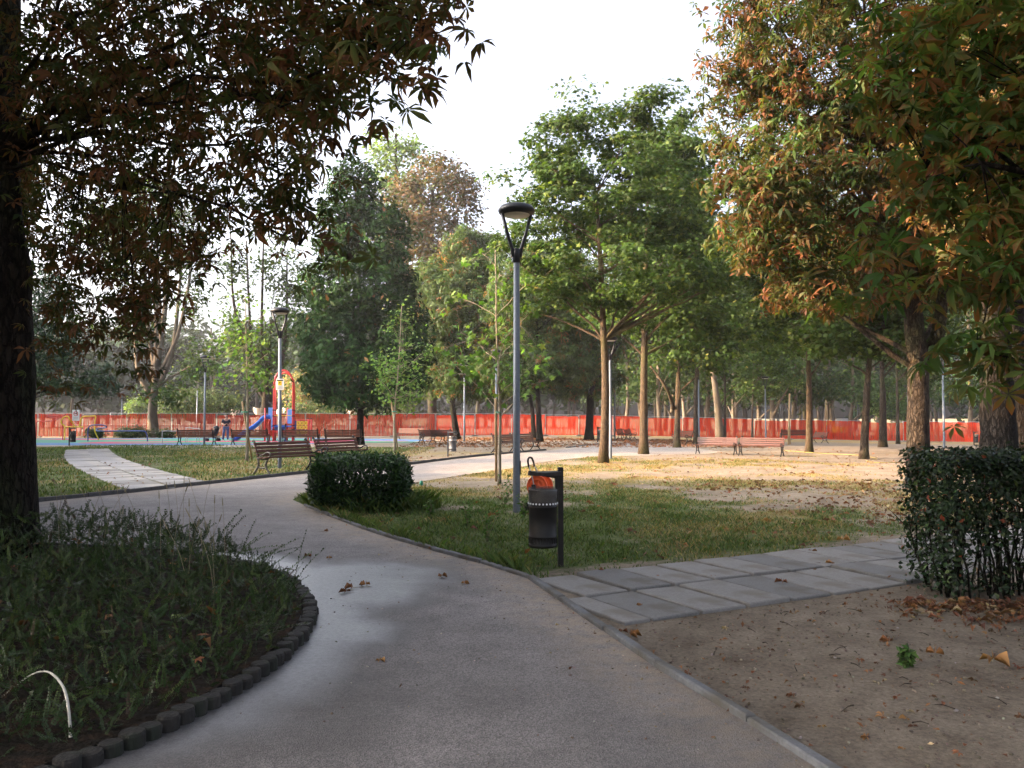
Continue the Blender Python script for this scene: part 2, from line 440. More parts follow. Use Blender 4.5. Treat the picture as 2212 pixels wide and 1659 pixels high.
a_, b_, c_ = V[F[:, 0]], V[F[:, 1]], V[F[:, 2]]
nz = (b_[:, 0] - a_[:, 0]) * (c_[:, 1] - a_[:, 1]) - (b_[:, 1] - a_[:, 1]) * (c_[:, 0] - a_[:, 0])
F[nz < 0] = F[nz < 0][:, [0, 2, 1]]
me = tri_mesh('asphalt_path', V, F)
x, y = V[:, 0], V[:, 1]
db = np.hypot(x - BED_C[0], y - BED_C[1]) - BED_R
n_ = fbm(x * 1.6, y * 1.6, 50) - .5
wet = (1 - smooth((db - (-.02 + .34 * smooth((y - 3.6) / 3.2) + .8 * n_)) / .55)) * (.55 + .45 * smooth((y - 4.2) / 2.6))                         # water that ran along the log edging
wet = np.where(y < 3.0, wet * smooth((y - 2) / 1), wet)
bx_, by_ = x + 1.55, y - 8.1
wet = np.maximum(wet, 1 - smooth((np.hypot(bx_ / .95, by_ / 1.15) + n_ * .9 - .5) / .7))
wet = np.where((y > 9.8) | (x < -4.5), 0, wet)
darkened = np.clip(1.3 * smooth((6.6 - y) / 4) * (.35 + 1.5 * (fbm(x * .8, y * .8, 70) - .35)), 0, .5)  # asphalt darker in patches towards the near end
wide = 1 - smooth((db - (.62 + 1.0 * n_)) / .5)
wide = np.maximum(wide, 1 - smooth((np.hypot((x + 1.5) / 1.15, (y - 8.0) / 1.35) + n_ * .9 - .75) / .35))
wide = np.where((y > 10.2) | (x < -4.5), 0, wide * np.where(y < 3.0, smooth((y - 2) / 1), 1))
darkened = np.maximum(darkened, .62 * wide)  # joined with the damp border round the wet places
sandy = np.clip(1 - pdist(x, y, RX) / (.35 + .7 * fbm(x * .9, y * .9, 61)), 0, 1) * .8
for nm, ar in (('wet', wet), ('darkened', darkened), ('sandy', sandy)):
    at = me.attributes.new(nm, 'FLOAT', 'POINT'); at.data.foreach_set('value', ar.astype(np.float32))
def asphalt_material():
    m, t, b = new_mat('asphalt_worn'); N, L = t.nodes, t.links
    tc = N.new('ShaderNodeTexCoord')
    def noise(s, d=5, r=.6):
        n = N.new('ShaderNodeTexNoise'); n.inputs['Scale'].default_value = s; n.inputs['Detail'].default_value = d; n.inputs['Roughness'].default_value = r
        L.new(tc.outputs['Object'], n.inputs['Vector']); return n.outputs[0]
    def ramp(inp, stops):
        r = N.new('ShaderNodeValToRGB'); e = r.color_ramp.elements
        e[0].position, e[0].color = stops[0][0], (*stops[0][1], 1); e[1].position, e[1].color = stops[-1][0], (*stops[-1][1], 1)
        for p, c in stops[1:-1]:
            k = e.new(p); k.color = (*c, 1)
        L.new(inp, r.inputs[0]); return r.outputs[0]
    def mixc(f, a, c, mode='MIX'):
        x = N.new('ShaderNodeMix'); x.data_type = 'RGBA'; x.blend_type = mode
        for i, v in ((0, f), (6, a), (7, c)):
            if isinstance(v, (int, float)): x.inputs[i].default_value = v
            elif isinstance(v, tuple): x.inputs[i].default_value = (*v, 1)
            else: L.new(v, x.inputs[i])
        return x.outputs[2]
    def attr(n):
        a = N.new('ShaderNodeAttribute'); a.attribute_name = n; return a.outputs['Fac']
    vo_ = N.new('ShaderNodeTexVoronoi'); vo_.inputs['Scale'].default_value = 120; L.new(tc.outputs['Object'], vo_.inputs['Vector'])
    base = ramp(noise(.9, 4), [(.3, (.162, .152, .149)), (.7, (.212, .2, .197))])
    agg = ramp(vo_.outputs['Color'], [(.12, (.58, .57, .57)), (.45, (.96, .95, .94)), (.85, (1.5, 1.47, 1.44))])
    c = mixc(1.0, base, agg, 'MULTIPLY')
    st = ramp(noise(3.1, 7, .7), [(.35, (.8, .79, .78)), (.6, (1.06, 1.05, 1.04))])
    c = mixc(1.0, c, st, 'MULTIPLY')
    sd = ramp(noise(7, 7, .7), [(.35, (0, 0, 0)), (.6, (1, 1, 1))])
    sf = N.new('ShaderNodeMath'); sf.operation = 'MULTIPLY'; L.new(attr('sandy'), sf.inputs[0]); L.new(sd, sf.inputs[1])
    c = mixc(sf.outputs[0], c, (.32, .25, .175))
    c = mixc(attr('darkened'), c, (.085, .080, .077))
    wf = N.new('ShaderNodeMath'); wf.operation = 'MULTIPLY'; wf.inputs[1].default_value = .78; L.new(attr('wet'), wf.inputs[0])
    c = mixc(wf.outputs[0], c, (.045, .045, .052))
    L.new(c, b.inputs['Base Color'])
    mr = N.new('ShaderNodeMapRange'); mr.inputs['To Min'].default_value = .85; mr.inputs['To Max'].default_value = .34
    L.new(attr('wet'), mr.inputs['Value']); L.new(mr.outputs[0], b.inputs['Roughness'])
    sp_ = N.new('ShaderNodeMapRange'); sp_.inputs['To Min'].default_value = .3; sp_.inputs['To Max'].default_value = 1.0
    cw = N.new('ShaderNodeMath'); cw.operation = 'MULTIPLY'; L.new(attr('wet'), cw.inputs[0]); L.new(ramp(noise(30, 6, .75), [(.35, (.45, .45, .45)), (.6, (1, 1, 1))]), cw.inputs[1]); L.new(cw.outputs[0], b.inputs['Coat Weight']); b.inputs['Coat IOR'].default_value = 1.75; b.inputs['Coat Roughness'].default_value = .38
    L.new(attr('wet'), sp_.inputs['Value']); L.new(sp_.outputs[0], b.inputs['Specular IOR Level'])
    bp = N.new('ShaderNodeBump'); bp.inputs['Distance'].default_value = .006; bp.inputs['Strength'].default_value = .8
    L.new(vo_.outputs['Distance'], bp.inputs['Height']); L.new(bp.outputs[0], b.inputs['Normal'])
    return m
M['asphalt'] = asphalt_material()
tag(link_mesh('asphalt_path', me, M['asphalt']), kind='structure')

# ---- kerbs: stones one by one
def kerb(name, line, wd=.062, h=.045, L0=1.0, mats=('kerb',)):
    root = tag(empty(name, line[0]), kind='structure')
    P = dens(line, .05); acc = 0; cum = [0]
    for a, b in zip(P[:-1], P[1:]): cum.append(cum[-1] + (b - a).length)
    s = 0
    def pt(s_):
        i = int(np.clip(np.searchsorted(cum, s_), 1, len(P) - 1)); t = (s_ - cum[i-1]) / max(cum[i] - cum[i-1], 1e-6); return P[i-1].lerp(P[i], min(max(t, 0), 1))
    while s < cum[-1] - .1:
        ln = min(L0 * rnd.uniform(.92, 1.06), cum[-1] - s); a, b = pt(s + .008), pt(s + ln - .008)
        d = b - a; L_ = d.length; c = (a + b) / 2
        rot = Matrix.Rotation(math.atan2(d.y, d.x), 3, 'Z') @ Matrix.Rotation(rnd.uniform(-.025, .025), 3, 'X') @ Matrix.Rotation(rnd.uniform(-.006, .006), 3, 'Y')
        hh = h + rnd.uniform(-.008, .008)
        m = MB().bbox((0, 0, 0), (L_, wd, .2), .008, rot)
        o = m.build('kerb_stone', M[rnd.choice(mats)], root)
        o.location = c - line[0] + Vector((rnd.uniform(-.006, .006), rnd.uniform(-.006, .006), hh - .1))
        s += ln
    return root
kerb('kerb_right', dens(smooth_path(kerb_right[1:], 5), .2))
kerb('kerb_back', dens(smooth_path(kerb_far_r + kerb_far[:-2], 4), .3), h=.085, mats=('kerb_dark',))
kerb('kerb_far', dens([G(1223, 968), G(1292, 959), G(1330, 954)], .5), h=.06)

# ---- slab path on the right: two columns of concrete slabs
sp = tag(empty('slab_path_right', S0), kind='structure')
ang = math.atan2(SU.y, SU.x)
smesh = [MB().bbox((0, 0, 0), (.462, .905, .06), .009).mesh('slab', M[k]) for k in ('slab', 'slab', 'slab_dark')]
smesh_h = MB().bbox((0, 0, 0), (.24, .905, .06), .007).mesh('slab_half', M['slab'])
for col, v0, u0 in ((0, .475, -.02), (1, -.475, .0)):
    for i in range(30):
        u = u0 + i * .502
        me_ = smesh[rnd.choice((0, 0, 1, 2))]
        if col == 1 and i == 0:
            o = link_mesh('slab', smesh_h, None, sp); o.location = SU * -.385 + SV * v0 + Vector((0, 0, -.008)); o.rotation_euler = (0, 0, ang)
        p = SU * u + SV * v0
        o = link_mesh('slab', me_, None, sp)
        o.location = p + Vector((0, 0, -.004 + rnd.uniform(-.010, .012)))
        o.rotation_euler = (rnd.uniform(-.014, .014), rnd.uniform(-.028, .028), ang + rnd.uniform(-.02, .02))
# ---- slab path on the left, running to the playground
lp = tag(empty('slab_path_left', LA), kind='structure')
ld = (LB - LA).normalized(); lang = math.atan2(ld.y, ld.x); lv = Vector((ld.y, -ld.x, 0))
lmesh = [MB().bbox((0, 0, 0), (.485, .96, .06), .007).mesh('slab', M[k]) for k in ('slab_pale', 'slab_pale', 'slab')]
nrow = int((LB - LA).length / .5)
for i in range(nrow):
    for sgn in (-1, 1):
        bend = .5 * math.sin(PI * i / nrow)
        if i < 2 and sgn > 0: pass
        o = link_mesh('slab', rnd.choice(lmesh), None, lp)
        o.location = ld * (i * .5 + .25 + (1.0 if sgn > 0 else .0)) + lv * (sgn * .49 - bend) + Vector((0, 0, -.008 + rnd.uniform(-.006, .006)))
        o.rotation_euler = (rnd.uniform(-.012, .012), rnd.uniform(-.015, .015), lang + rnd.uniform(-.01, .01) + .1 * math.cos(PI * i / nrow))

# ---- planting bed: soil mound and log edging
NB_ = 64; V, F = [], []
rings = (0, .6, 1.3, 2, 2.7, 3.3, 3.8, 4.1, 4.24)
for r in rings:
    for k in range(NB_):
        a = 2 * PI * k / NB_; xx, yy = BED_C[0] + r * math.cos(a), BED_C[1] + r * math.sin(a)
        V.append((xx, yy, .058 + .07 * (1 - r / 4.3) + .05 * float(fbm(xx * 2, yy * 2, 33) - .5)))
for i in range(len(rings) - 1):
    for k in range(NB_):
        j = (k + 1) % NB_; F.append((i*NB_+k, i*NB_+NB_+k, i*NB_+NB_+j, i*NB_+j))
M['soil'] = pm('bed_soil', (.032, .025, .019), (.013, .011, .008), 12, .95, 1.0, spec=.1, c3=(.045, .028, .018), c3scale=9)
tag(MB().add(V, F).build('planting_bed', M['soil'], smooth_=True), kind='structure')
le = tag(empty('log_edging', (BED_C[0], BED_C[1], 0)), kind='structure')
lm = []
for k in range(5):
    r = .06 * (1 + .06 * rnd.uniform(-1, 1)); mb = MB()
    prof = [(r*.96, -.05), (r, .02), (r, .062), (r*.9, .074), (r*.5, .077)]
    mb.lathe(prof, 12)
    mb.v = [(x_ * (1 + rnd.uniform(-.04, .04)), y_ * (1 + rnd.uniform(-.04, .04)), z_) for x_, y_, z_ in mb.v]
    lm.append(mb.mesh('log', M['log']))
nl = int(2 * PI * BED_R / .113)
for k in range(nl):
    a = 2 * PI * k / nl; rr = BED_R + rnd.uniform(-.012, .012)
    o = link_mesh('log', rnd.choice(lm), None, le)
    o.location = (rr * math.cos(a), rr * math.sin(a), rnd.uniform(-.015, .012))
    o.rotation_euler = (rnd.uniform(-.05, .05), rnd.uniform(-.05, .05), rnd.uniform(0, 6))

# ---- playground surface
def blob_sheet(name, mat, cx_, cy_, rx, ry, z, parent=None, n=40, wob=.12, seed=0):
    pts = []
    for k in range(n):
        a = 2 * PI * k / n
        w_ = 1 + wob * math.sin(3 * a + seed) + wob * .6 * math.sin(5 * a + seed * 2)
        pts.append((cx_ + rx * w_ * math.cos(a), cy_ + ry * w_ * math.sin(a), z))
    return MB().add(pts, [tuple(range(n))]).build(name, mat, parent)
M['rub_blue'] = pm('rubber_blue', (.05, .15, .33), (.035, .12, .27), 60, .9)
M['rub_green'] = pm('rubber_green', (.05, .24, .15), (.035, .19, .12), 60, .9)
M['rub_pink'] = pm('rubber_pink', (.42, .045, .10), (.34, .035, .08), 60, .9)
M['sandpath'] = pm('compacted_sand', (.30, .25, .19), (.24, .2, .15), 5, .95, .3, bscale=40)
tag(blob_sheet('sand_path', M['sandpath'], -15, 52.5, 22, 8.2, .008, wob=.03), kind='structure')
rs = tag(blob_sheet('rubber_surface', M['rub_blue'], -24, 55.5, 18, 8.3, .014, wob=.05), kind='structure')
for i, (mt, a) in enumerate((('rub_green', (-27, 57, 9, 5.2)), ('rub_pink', (-29.5, 59.5, 4.5, 1.3)), ('rub_pink', (-19, 52.2, 7.5, 2.8)), ('rub_green', (-18, 51.4, 5.5, 1.5)), ('rub_pink', (-11, 54, 3.6, 2.2)), ('rub_green', (-8.6, 52.5, 2.6, 1.6)), ('rub_green', (-15.5, 57, 3.5, 2)))):
    blob_sheet('rubber_patch', M[mt], *a, .019 + .005 * i, rs, wob=.16, seed=i * 1.7)

# ================================================================== foliage
def T_lance(W=.34, fold=.06, droop=.12):
    V = np.array([(0,0,0),(.48,W/2,fold),(.48,-W/2,fold),(1,0,-droop),(.5,0,-.01)], float)
    return V, np.array([(0,4,1),(0,2,4),(4,3,1),(4,2,3)]), np.array([0,.3,.3,1,.2])
def T_quad(W=.6):
    V = np.array([(0,0,0),(.5,W/2,.06),(.55,-W/2,.04),(1,0,-.08)], float)
    return V, np.array([(0,2,1),(1,2,3)]), np.array([0,.3,.3,1])
def T_maple(simple=False):
    lob = [(180,.16),(125,.62),(95,.36),(58,.85),(30,.42),(0,1.0),(-30,.42),(-58,.85),(-95,.36),(-125,.62)]
    if simple: lob = [(180,.2),(120,.65),(60,.9),(0,1.0),(-60,.9),(-120,.65)]
    V = [(0,0,.03)] + [(r*.55*math.cos(math.radians(a)), r*.55*math.sin(math.radians(a)), -.10*r*r + .03*math.sin(a)) for a, r in lob]
    n = len(lob); F = [(0, 1 + i, 1 + (i + 1) % n) for i in range(n)]
    return np.array(V), np.array(F)[:, [0, 2, 1]], np.array([.1] + [r for _, r in lob])
def T_chestnut(n=7, droop=.5, seed=0, curl=.1, tris=4, spread=300):
    r_ = random.Random(seed); V, F, T = [], [], []
    for k in range(n):
        a = math.radians(-spread / 2 + spread * k / (n - 1) + r_.uniform(-8, 8)); L = (1 - .38 * abs(k - (n-1)/2) / ((n-1)/2)) * r_.uniform(.88, 1.05)
        ca, sa = math.cos(a), math.sin(a); dr = droop * r_.uniform(.5, 1.4); Wd = .35 * L * r_.uniform(.75, 1.1); tw = r_.uniform(-.35, .35)
        def P(t, s):
            x = t * L; z = -dr * t * t * L + curl * abs(s) * L * .6 + tw * s * Wd
            return (x * ca - s * Wd * .5 * sa, x * sa + s * Wd * .5 * ca, z)
        o = len(V)
        if tris == 4:
            V += [P(.04, 0), P(.66, 1), P(.66, -1), P(1, 0), P(.6, 0), P(.3, .55), P(.3, -.55)]
            F += [(o,o+4,o+5),(o+5,o+4,o+1),(o,o+6,o+4),(o+6,o+2,o+4),(o+4,o+3,o+1),(o+4,o+2,o+3)]
            T += [0, .75, .75, 1, .25, .4, .4]
        else:
            V += [P(.04, 0), P(.62, 1), P(.62, -1), P(1, 0)]; F += [(o,o+2,o+1),(o+1,o+2,o+3)]; T += [0, .7, .7, 1]
    return np.array(V), np.array(F), np.array(T, float)
def T_sprig(seed=0, n=11, ls=.6):
    """a shoot of honeysuckle box: stem with small leaves in pairs"""
    r_ = random.Random(seed); V, F, T = [], [], []
    bend = r_.uniform(.1, .55)
    def st(t): return Vector((t * (1 - .25 * bend * t), 0, -bend * t * t * .6))
    for k in range(5):
        p, q = st(k / 5), st((k + 1) / 5); o = len(V); w_ = .008
        V += [p + Vector((0, w_, 0)), p - Vector((0, w_, 0)), q]; F += [(o, o+1, o+2)]; T += [.9, .9, .9]
    for k in range(n):
        t = .12 + .88 * k / n; p = st(t)
        for s in (-1, 1):
            d = Vector((r_.uniform(.1, .6), s * r_.uniform(.7, 1), r_.uniform(-.1, .6))).normalized(); L = ls * r_.uniform(.15, .21) * (1.1 - .4 * t)
            sd = d.cross(Vector((0, 0, 1))).normalized() * L * .40
            o = len(V); V += [p, p + d * L * .5 + sd, p + d * L * .5 - sd, p + d * L]; F += [(o,o+2,o+1),(o+1,o+2,o+3)]; T += [.1, .2, .2, .3]
    return np.array([tuple(v) for v in V]), np.array(F), np.array(T, float)

def frames(n, ang):
    """rotation matrices whose z axis is n and whose x axis turns by ang"""
    n = n / np.linalg.norm(n, axis=1, keepdims=True)
    ref = np.where(np.abs(n[:, 2:3]) < .9, np.array([[0, 0, 1.]]), np.array([[1., 0, 0]]))
    t = np.cross(ref, n); t /= np.linalg.norm(t, axis=1, keepdims=True); b = np.cross(n, t)
    x = t * np.cos(ang)[:, None] + b * np.sin(ang)[:, None]; y = np.cross(n, x)
    return np.stack([x, y, n], 2)
def leaves_mesh(name, P, R, S, tmpls, C, mat, tip=None, tipamt=None):
    """one mesh of many leaves; C colour per leaf, tip colour blended towards leaf ends by tipamt"""
    Vs, Fs, Cs, off = [], [], [], 0
    which = RG.integers(0, len(tmpls), len(P))
    for k, (TV, TF, TT) in enumerate(tmpls):
        i = np.where(which == k)[0]
        if len(i) == 0: continue
        v = np.einsum('nij,kj->nki', R[i], TV) * S[i][:, None, None] + P[i][:, None, :]
        f = TF[None] + (np.arange(len(i)) * len(TV))[:, None, None] + off
        c = np.repeat(C[i][:, None, :], len(TV), 1)
        if tip is not None:
            w_ = np.clip(TT[None, :] * 1.25 * tipamt[i][:, None] * 1.4 - .25 * (1 - tipamt[i][:, None]), 0, 1)[:, :, None]
            c = c * (1 - w_) + np.asarray(tip)[None, None] * w_
        Vs.append(v.reshape(-1, 3)); Fs.append(f.reshape(-1, 3)); Cs.append(c.reshape(-1, 3)); off += len(i) * len(TV)
    return tri_mesh(name, np.concatenate(Vs), np.concatenate(Fs), np.concatenate(Cs), mat)
def palette(n, pal, cl=None, jit=.25, clj=.3):
    wts = np.array([p[0] for p in pal], float); cols = np.array([p[1] for p in pal])
    if cl is not None:
        u = hash2(cl, cl * 0 + 7, 5) * .45 + RG.random(n) * .55
    else: u = RG.random(n)
    k = np.searchsorted(np.cumsum(wts / wts.sum()), np.clip(u, 0, .9999))
    c = cols[k] * (1 + jit * (RG.random((n, 1)) - .5) * 2) * (1 + .12 * (RG.random((n, 3)) - .5) * 2)
    if cl is not None: c *= (1 + clj * (hash2(cl, cl * 0 + 3, 9) - .5) * 2)[:, None]
    return np.clip(c, .004, .9)
def scatter(ells, ncl, per, clr, shell=.5, flat=.7, ball=False):
    """clumps of points through ellipsoids (x,y,z,rx,ry,rz[,weight]); returns points, outward, clump ids, clump centres"""
    e = np.array([(*t[:6], t[6] if len(t) > 6 else 1.0) for t in ells], float)
    wt = (e[:, 3] * e[:, 4] * e[:, 5]) ** .75 * e[:, 6]; k = RG.choice(len(e), ncl, p=wt / wt.sum())
    d = RG.normal(size=(ncl, 3)); d /= np.linalg.norm(d, axis=1, keepdims=True)
    r = RG.random(ncl) ** (1 / 3.0); r = np.where(RG.random(ncl) < shell, .72 + .3 * RG.random(ncl), r)
    C = e[k, :3] + d * r[:, None] * e[k, 3:6]
    n = ncl * per; ci = np.repeat(np.arange(ncl), per)
    o = RG.normal(size=(n, 3)) * clr * np.array([1, 1, flat]) * (.6 + .8 * RG.random((ncl, 1)))[ci]
    if ball:                                      # leafy sprays with a firm outline: leaves sit near the surface of each clump
        bd = RG.normal(size=(n, 3)); bd /= np.linalg.norm(bd, axis=1, keepdims=True)
        br = RG.random((n, 1)) ** .45 * clr * 1.55 * (.6 + .8 * RG.random((ncl, 1)))[ci]
        o = bd * br * np.array([1, 1, flat]) * (1 + .25 * RG.normal(size=(n, 1)) * (RG.random((n, 1)) < .2))
        dd = d[ci] * .45 + bd * .75; dd /= np.maximum(np.linalg.norm(dd, axis=1, keepdims=True), 1e-6)
        return C[ci] + o, dd, ci, C
    return C[ci] + o, d[ci], ci, C
def orient(out, up=.6, o=.45, r=.6):
    n = out * o + np.array([0, 0, up]) + RG.normal(size=out.shape) * r * .6
    l = np.linalg.norm(n, axis=1, keepdims=True); return n / np.maximum(l, 1e-6)

GREEN = [(3, (.05, .095, .03)), (3, (.035, .07, .025)), (1.2, (.09, .14, .04)), (.35, (.17, .15, .04))]
MAPLE = [(3, (.040, .066, .014)), (3, (.027, .05, .012)), (1.6, (.072, .10, .02)), (.3, (.14, .125, .028))]
RUST = [(5.5, (.03, .052, .015)), (3, (.05, .07, .019)), (1.0, (.10, .042, .02)), (.9, (.07, .032, .017)), (.15, (.16, .075, .025))]
DARK = [(3, (.028, .05, .024)), (2, (.04, .065, .03)), (.6, (.075, .06, .03))]

def bez(a, b, c, n):
    return [a * (1-t)**2 + b * 2*t*(1-t) + c * t*t for t in [k / n for k in range(n + 1)]]
def limbs_mesh(trunk, rad, targets, twigs, lo=.35, sag=0.15, rl=.42, sides=6, twig_r=.012, up=.55, seg=7):
    """limbs from the trunk line to targets, twigs from the limbs to twig points (all Vectors, local)"""
    mb = MB(); pool = []
    n = len(trunk)
    cum = [0]
    for a, b in zip(trunk[:-1], trunk[1:]): cum.append(cum[-1] + (b - a).length)
    for tg in targets:
        best, bi = None, 0
        hd = rnd.uniform(.45, 1.0)
        for i in range(int(n * lo), n):
            h = math.hypot(tg.x - trunk[i].x, tg.y - trunk[i].y)
            e = abs(tg.z - (trunk[i].z + h * hd))
            if best is None or e < best: best, bi = e, i
        s = trunk[bi]; d = tg - s; L = d.length
        mid = s + d * .5 + Vector((rnd.uniform(-.1, .1) * L, rnd.uniform(-.1, .1) * L, sag * L * rnd.uniform(.2, 1.2)))
        pts = bez(s, mid, tg, seg)
        pts = [pts[0]] + [p + Vector((rnd.uniform(-1, 1), rnd.uniform(-1, 1), rnd.uniform(-1, 1))) * L * .014 for p in pts[1:]]
        r0 = min(rad[bi] * rl * rnd.uniform(.75, 1.15), L * .035 + .015); r1 = max(.008, r0 * .22)
        mb.tube(pts, [r0 + (r1 - r0) * (k / seg) ** .8 for k in range(seg + 1)], sides, cap=False)
        pool += pts[2:]
    if pool and twigs:
        A = np.array([tuple(p) for p in pool])
        for tw in twigs:
            dd = np.linalg.norm(A - np.array(tuple(tw)), axis=1) + RG.random(len(A)) * .4
            s = pool[int(dd.argmin())]; d = tw - s
            if d.length < .05: continue
            pts = bez(s, s + d * .5 + Vector((0, 0, .12 * d.length)), tw, 3)
            mb.tube(pts, [twig_r, twig_r * .75, twig_r * .55, twig_r * .35], 3, cap=False)
    return mb
def trunk_line(pts, r0, r1, n=18, wob=.01, flare=.35):
    P = smooth_path(pts, max(2, n // (len(pts) - 1)))
    m = len(P); rad = []
    for i in range(m):
        t = i / (m - 1); h = (P[i] - P[0]).length
        rad.append((r0 + (r1 - r0) * t) * (1 + flare * math.exp(-h / (r0 * 1.4))))
        if 0 < i < m - 1: P[i] = P[i] + Vector((rnd.uniform(-wob, wob), rnd.uniform(-wob, wob), 0))
    return P, rad
def tree(name, label, base, top, r0, ells, cat='tree', group=None, bark='bark', mids=(), r1=None, ncl=260, per=40, clr=.35, size=(.13, .2),
         tm=None, pal=MAPLE, lmat='leaf', limbs=16, twigs=90, up=.6, out=.45, rr=.6, shell=.5, tip=None, tipr=(0, .6), lo=.35, extra=None, sides=12, sag=.15, flat=.7, crown=True, twig_r=.012, rl=.42, jit=.25, clj=.3, ball=None):
    base = Vector(base)
    if ball is None: ball = per >= 10
    root = empty(name, base, 0, label, cat, group)
    P, rad = trunk_line([Vector((0, 0, -.05))] + [Vector(m) - base for m in mids] + [Vector(top) - base], r0, r1 or r0 * .3)
    mb = MB().tube(P, rad, sides, True, wob=.035)
    if extra:
        for (pts, a, b) in extra:
            Q, qr = trunk_line([Vector(p) - base for p in pts], a, b, 12, flare=0); mb.tube(Q, qr, 9, True, wob=.03)
    mb.build('trunk', M[bark], root, True)
    if not crown: return root
    lo_e = [(e[0] - base.x, e[1] - base.y, e[2] - base.z, *e[3:]) for e in ells]
    pos, outw, ci, C = scatter(lo_e, ncl, per, clr, shell, flat, ball)
    if limbs:
        idx_ = list(RG.choice(len(C), min(limbs, len(C)), replace=False)); tw = list(RG.choice(len(C), min(twigs, len(C)), replace=False))
        limbs_mesh(P, rad, [Vector(C[i]) for i in idx_], [Vector(C[i]) for i in tw], lo, sag, rl, twig_r=twig_r).build('branches', M[bark], root, True)['kind'] = 'stuff'
    N_ = len(pos); R = frames(orient(outw, up, out, rr), RG.random(N_) * 2 * PI)
    S = size[0] + (size[1] - size[0]) * RG.random(N_)
    C_ = palette(N_, pal, ci, jit, clj)
    ta = None
    if tip is not None: ta = tipr[0] + (tipr[1] - tipr[0]) * RG.random(N_) * (.4 + .9 * hash2(ci, ci * 0, 4))
    cr = link_mesh('crown', leaves_mesh('crown', pos, R, S, tm, C_, M[lmat], tip, ta), None, root)
    cr['kind'] = 'stuff'
    return root
def E(xd, yd, Y, rxp, ryp, ryd=None, wgt=1.0):
    """ellipsoid seen at a picture position at depth Y, radii in picture pixels across and up, ryd metres deep"""
    p = AT(xd, yd, Y); s = PX(Y); return (p.x, p.y, p.z, rxp * s, ryd if ryd else rxp * s * .9, ryp * s, wgt)

M['leaf_matte'] = leaf_mat('leaf_matte', .15, .6, .03)
TM_MAPLE = [T_maple()]; TM_MAPLE_S = [T_maple(True)]; TM_QUAD = [T_quad(.62), T_quad(.45)]; TM_LANCE = [T_lance(.36), T_lance(.42, .1, .2)]
TM_CHEST = [T_chestnut(7, .55, 1), T_chestnut(7, .8, 2, .15), T_chestnut(6, .35, 3), T_chestnut(5, 1.0, 4, .2), T_chestnut(7, .25, 5, .05)]
TM_CHEST_S = [T_chestnut(6, .6, 6, tris=2), T_chestnut(6, .9, 7, tris=2), T_chestnut(5, .4, 8, tris=2)]
BROWN = (.19, .085, .04)

# ---- the big horse chestnut on the left, rooted in the planting bed
b = Vector((-5.62, 9.2, .08))
lc = []
for (xd, yd, Y, r, rz, wg) in ((180,130,8.6,1.1,.8,1),(380,90,6.8,1.1,.6,1.1),(600,40,5.8,.75,.4,1.2),(760,40,5.0,.42,.25,2.2),(800,110,4.8,.22,.14,2.4),(870,40,4.5,.2,.12,5),(840,120,4.3,.1,.1,7),
                               (260,300,8.0,.95,.7,1),(470,260,6.6,.75,.45,1.2),(620,190,5.8,.45,.3,1.4),(700,250,5.4,.22,.25,3),(190,480,9.6,.85,.75,1),(360,440,7.2,.7,.4,1.2),
                               (560,400,6.2,.36,.28,1.6),(640,440,5.9,.22,.2,2.4),(650,520,5.8,.14,.14,2.6),(680,600,5.5,.08,.05,5),(250,580,7.8,.65,.4,1.1),(400,540,7,.32,.22,1.5),(200,690,8.1,.5,.45,1.2),(320,660,7.4,.28,.22,1.6),(290,760,7.5,.16,.2,2),
                               (40,300,11.2,.9,1.4,.7),(150,820,9.6,.3,.2,1)):
    p = AT(xd, yd, Y); lc.append((p.x, p.y, p.z, r, r * .9, rz, wg))
lt = tree('chestnut_tree', 'dark thick trunked horse chestnut with browning leaves growing in the round planting bed', b, (-5.9, 9.3, 9.0), .31, lc, bark='bark_dark',
          mids=[(-5.60, 9.2, 1.6), (-5.66, 9.2, 3.2), (-5.78, 9.22, 4.4)], r1=.2, ncl=1180, per=4, clr=.16, size=(.078, .145), tm=TM_CHEST, pal=[(3, (.036, .052, .02)), (2, (.055, .065, .024)), (2.2, (.10, .05, .03)), (.8, (.15, .075, .035))], lmat='leaf_near',
          limbs=26, twigs=330, up=.9, out=.12, rr=.75, shell=.25, tip=(.14, .06, .03), tipr=(.0, .85), lo=.74, sag=.22, twig_r=.007, rl=.13)
# its upper crown, above the picture
pos, outw, ci, C = scatter([(-.6, -.3, 10.2, 4.2, 4.2, 2.6), (-4, -1, 8.5, 3, 3, 2.6), (2.5, -5.5, 7.6, 3.2, 3.4, 1.5), (4.5, -9, 7.5, 3.5, 3.5, 1.8)], 620, 22, .45)
cr = link_mesh('upper_crown', leaves_mesh('upper_crown', pos, frames(orient(outw), RG.random(len(pos)) * 6.28), .25 + .12 * RG.random(len(pos)), TM_CHEST_S, palette(len(pos), RUST, ci), M['leaf'], BROWN, RG.random(len(pos)) * .8), None, lt)
cr['kind'] = 'stuff'
# spiky conkers hanging in the crown
mb = MB()
for (xd, yd, Y) in ((756, 760, 6), (770, 770, 6), (540, 535, 6.6), (548, 545, 6.6), (300, 480, 7.2)):
    p = AT(xd * .98, yd * .72, Y) - b
    mb.lathe([(.004, -.026), (.02, -.018), (.027, 0), (.02, .018), (.004, .026)], 8, p)
mb.build('conkers', M['bark'], lt)['kind'] = 'stuff'

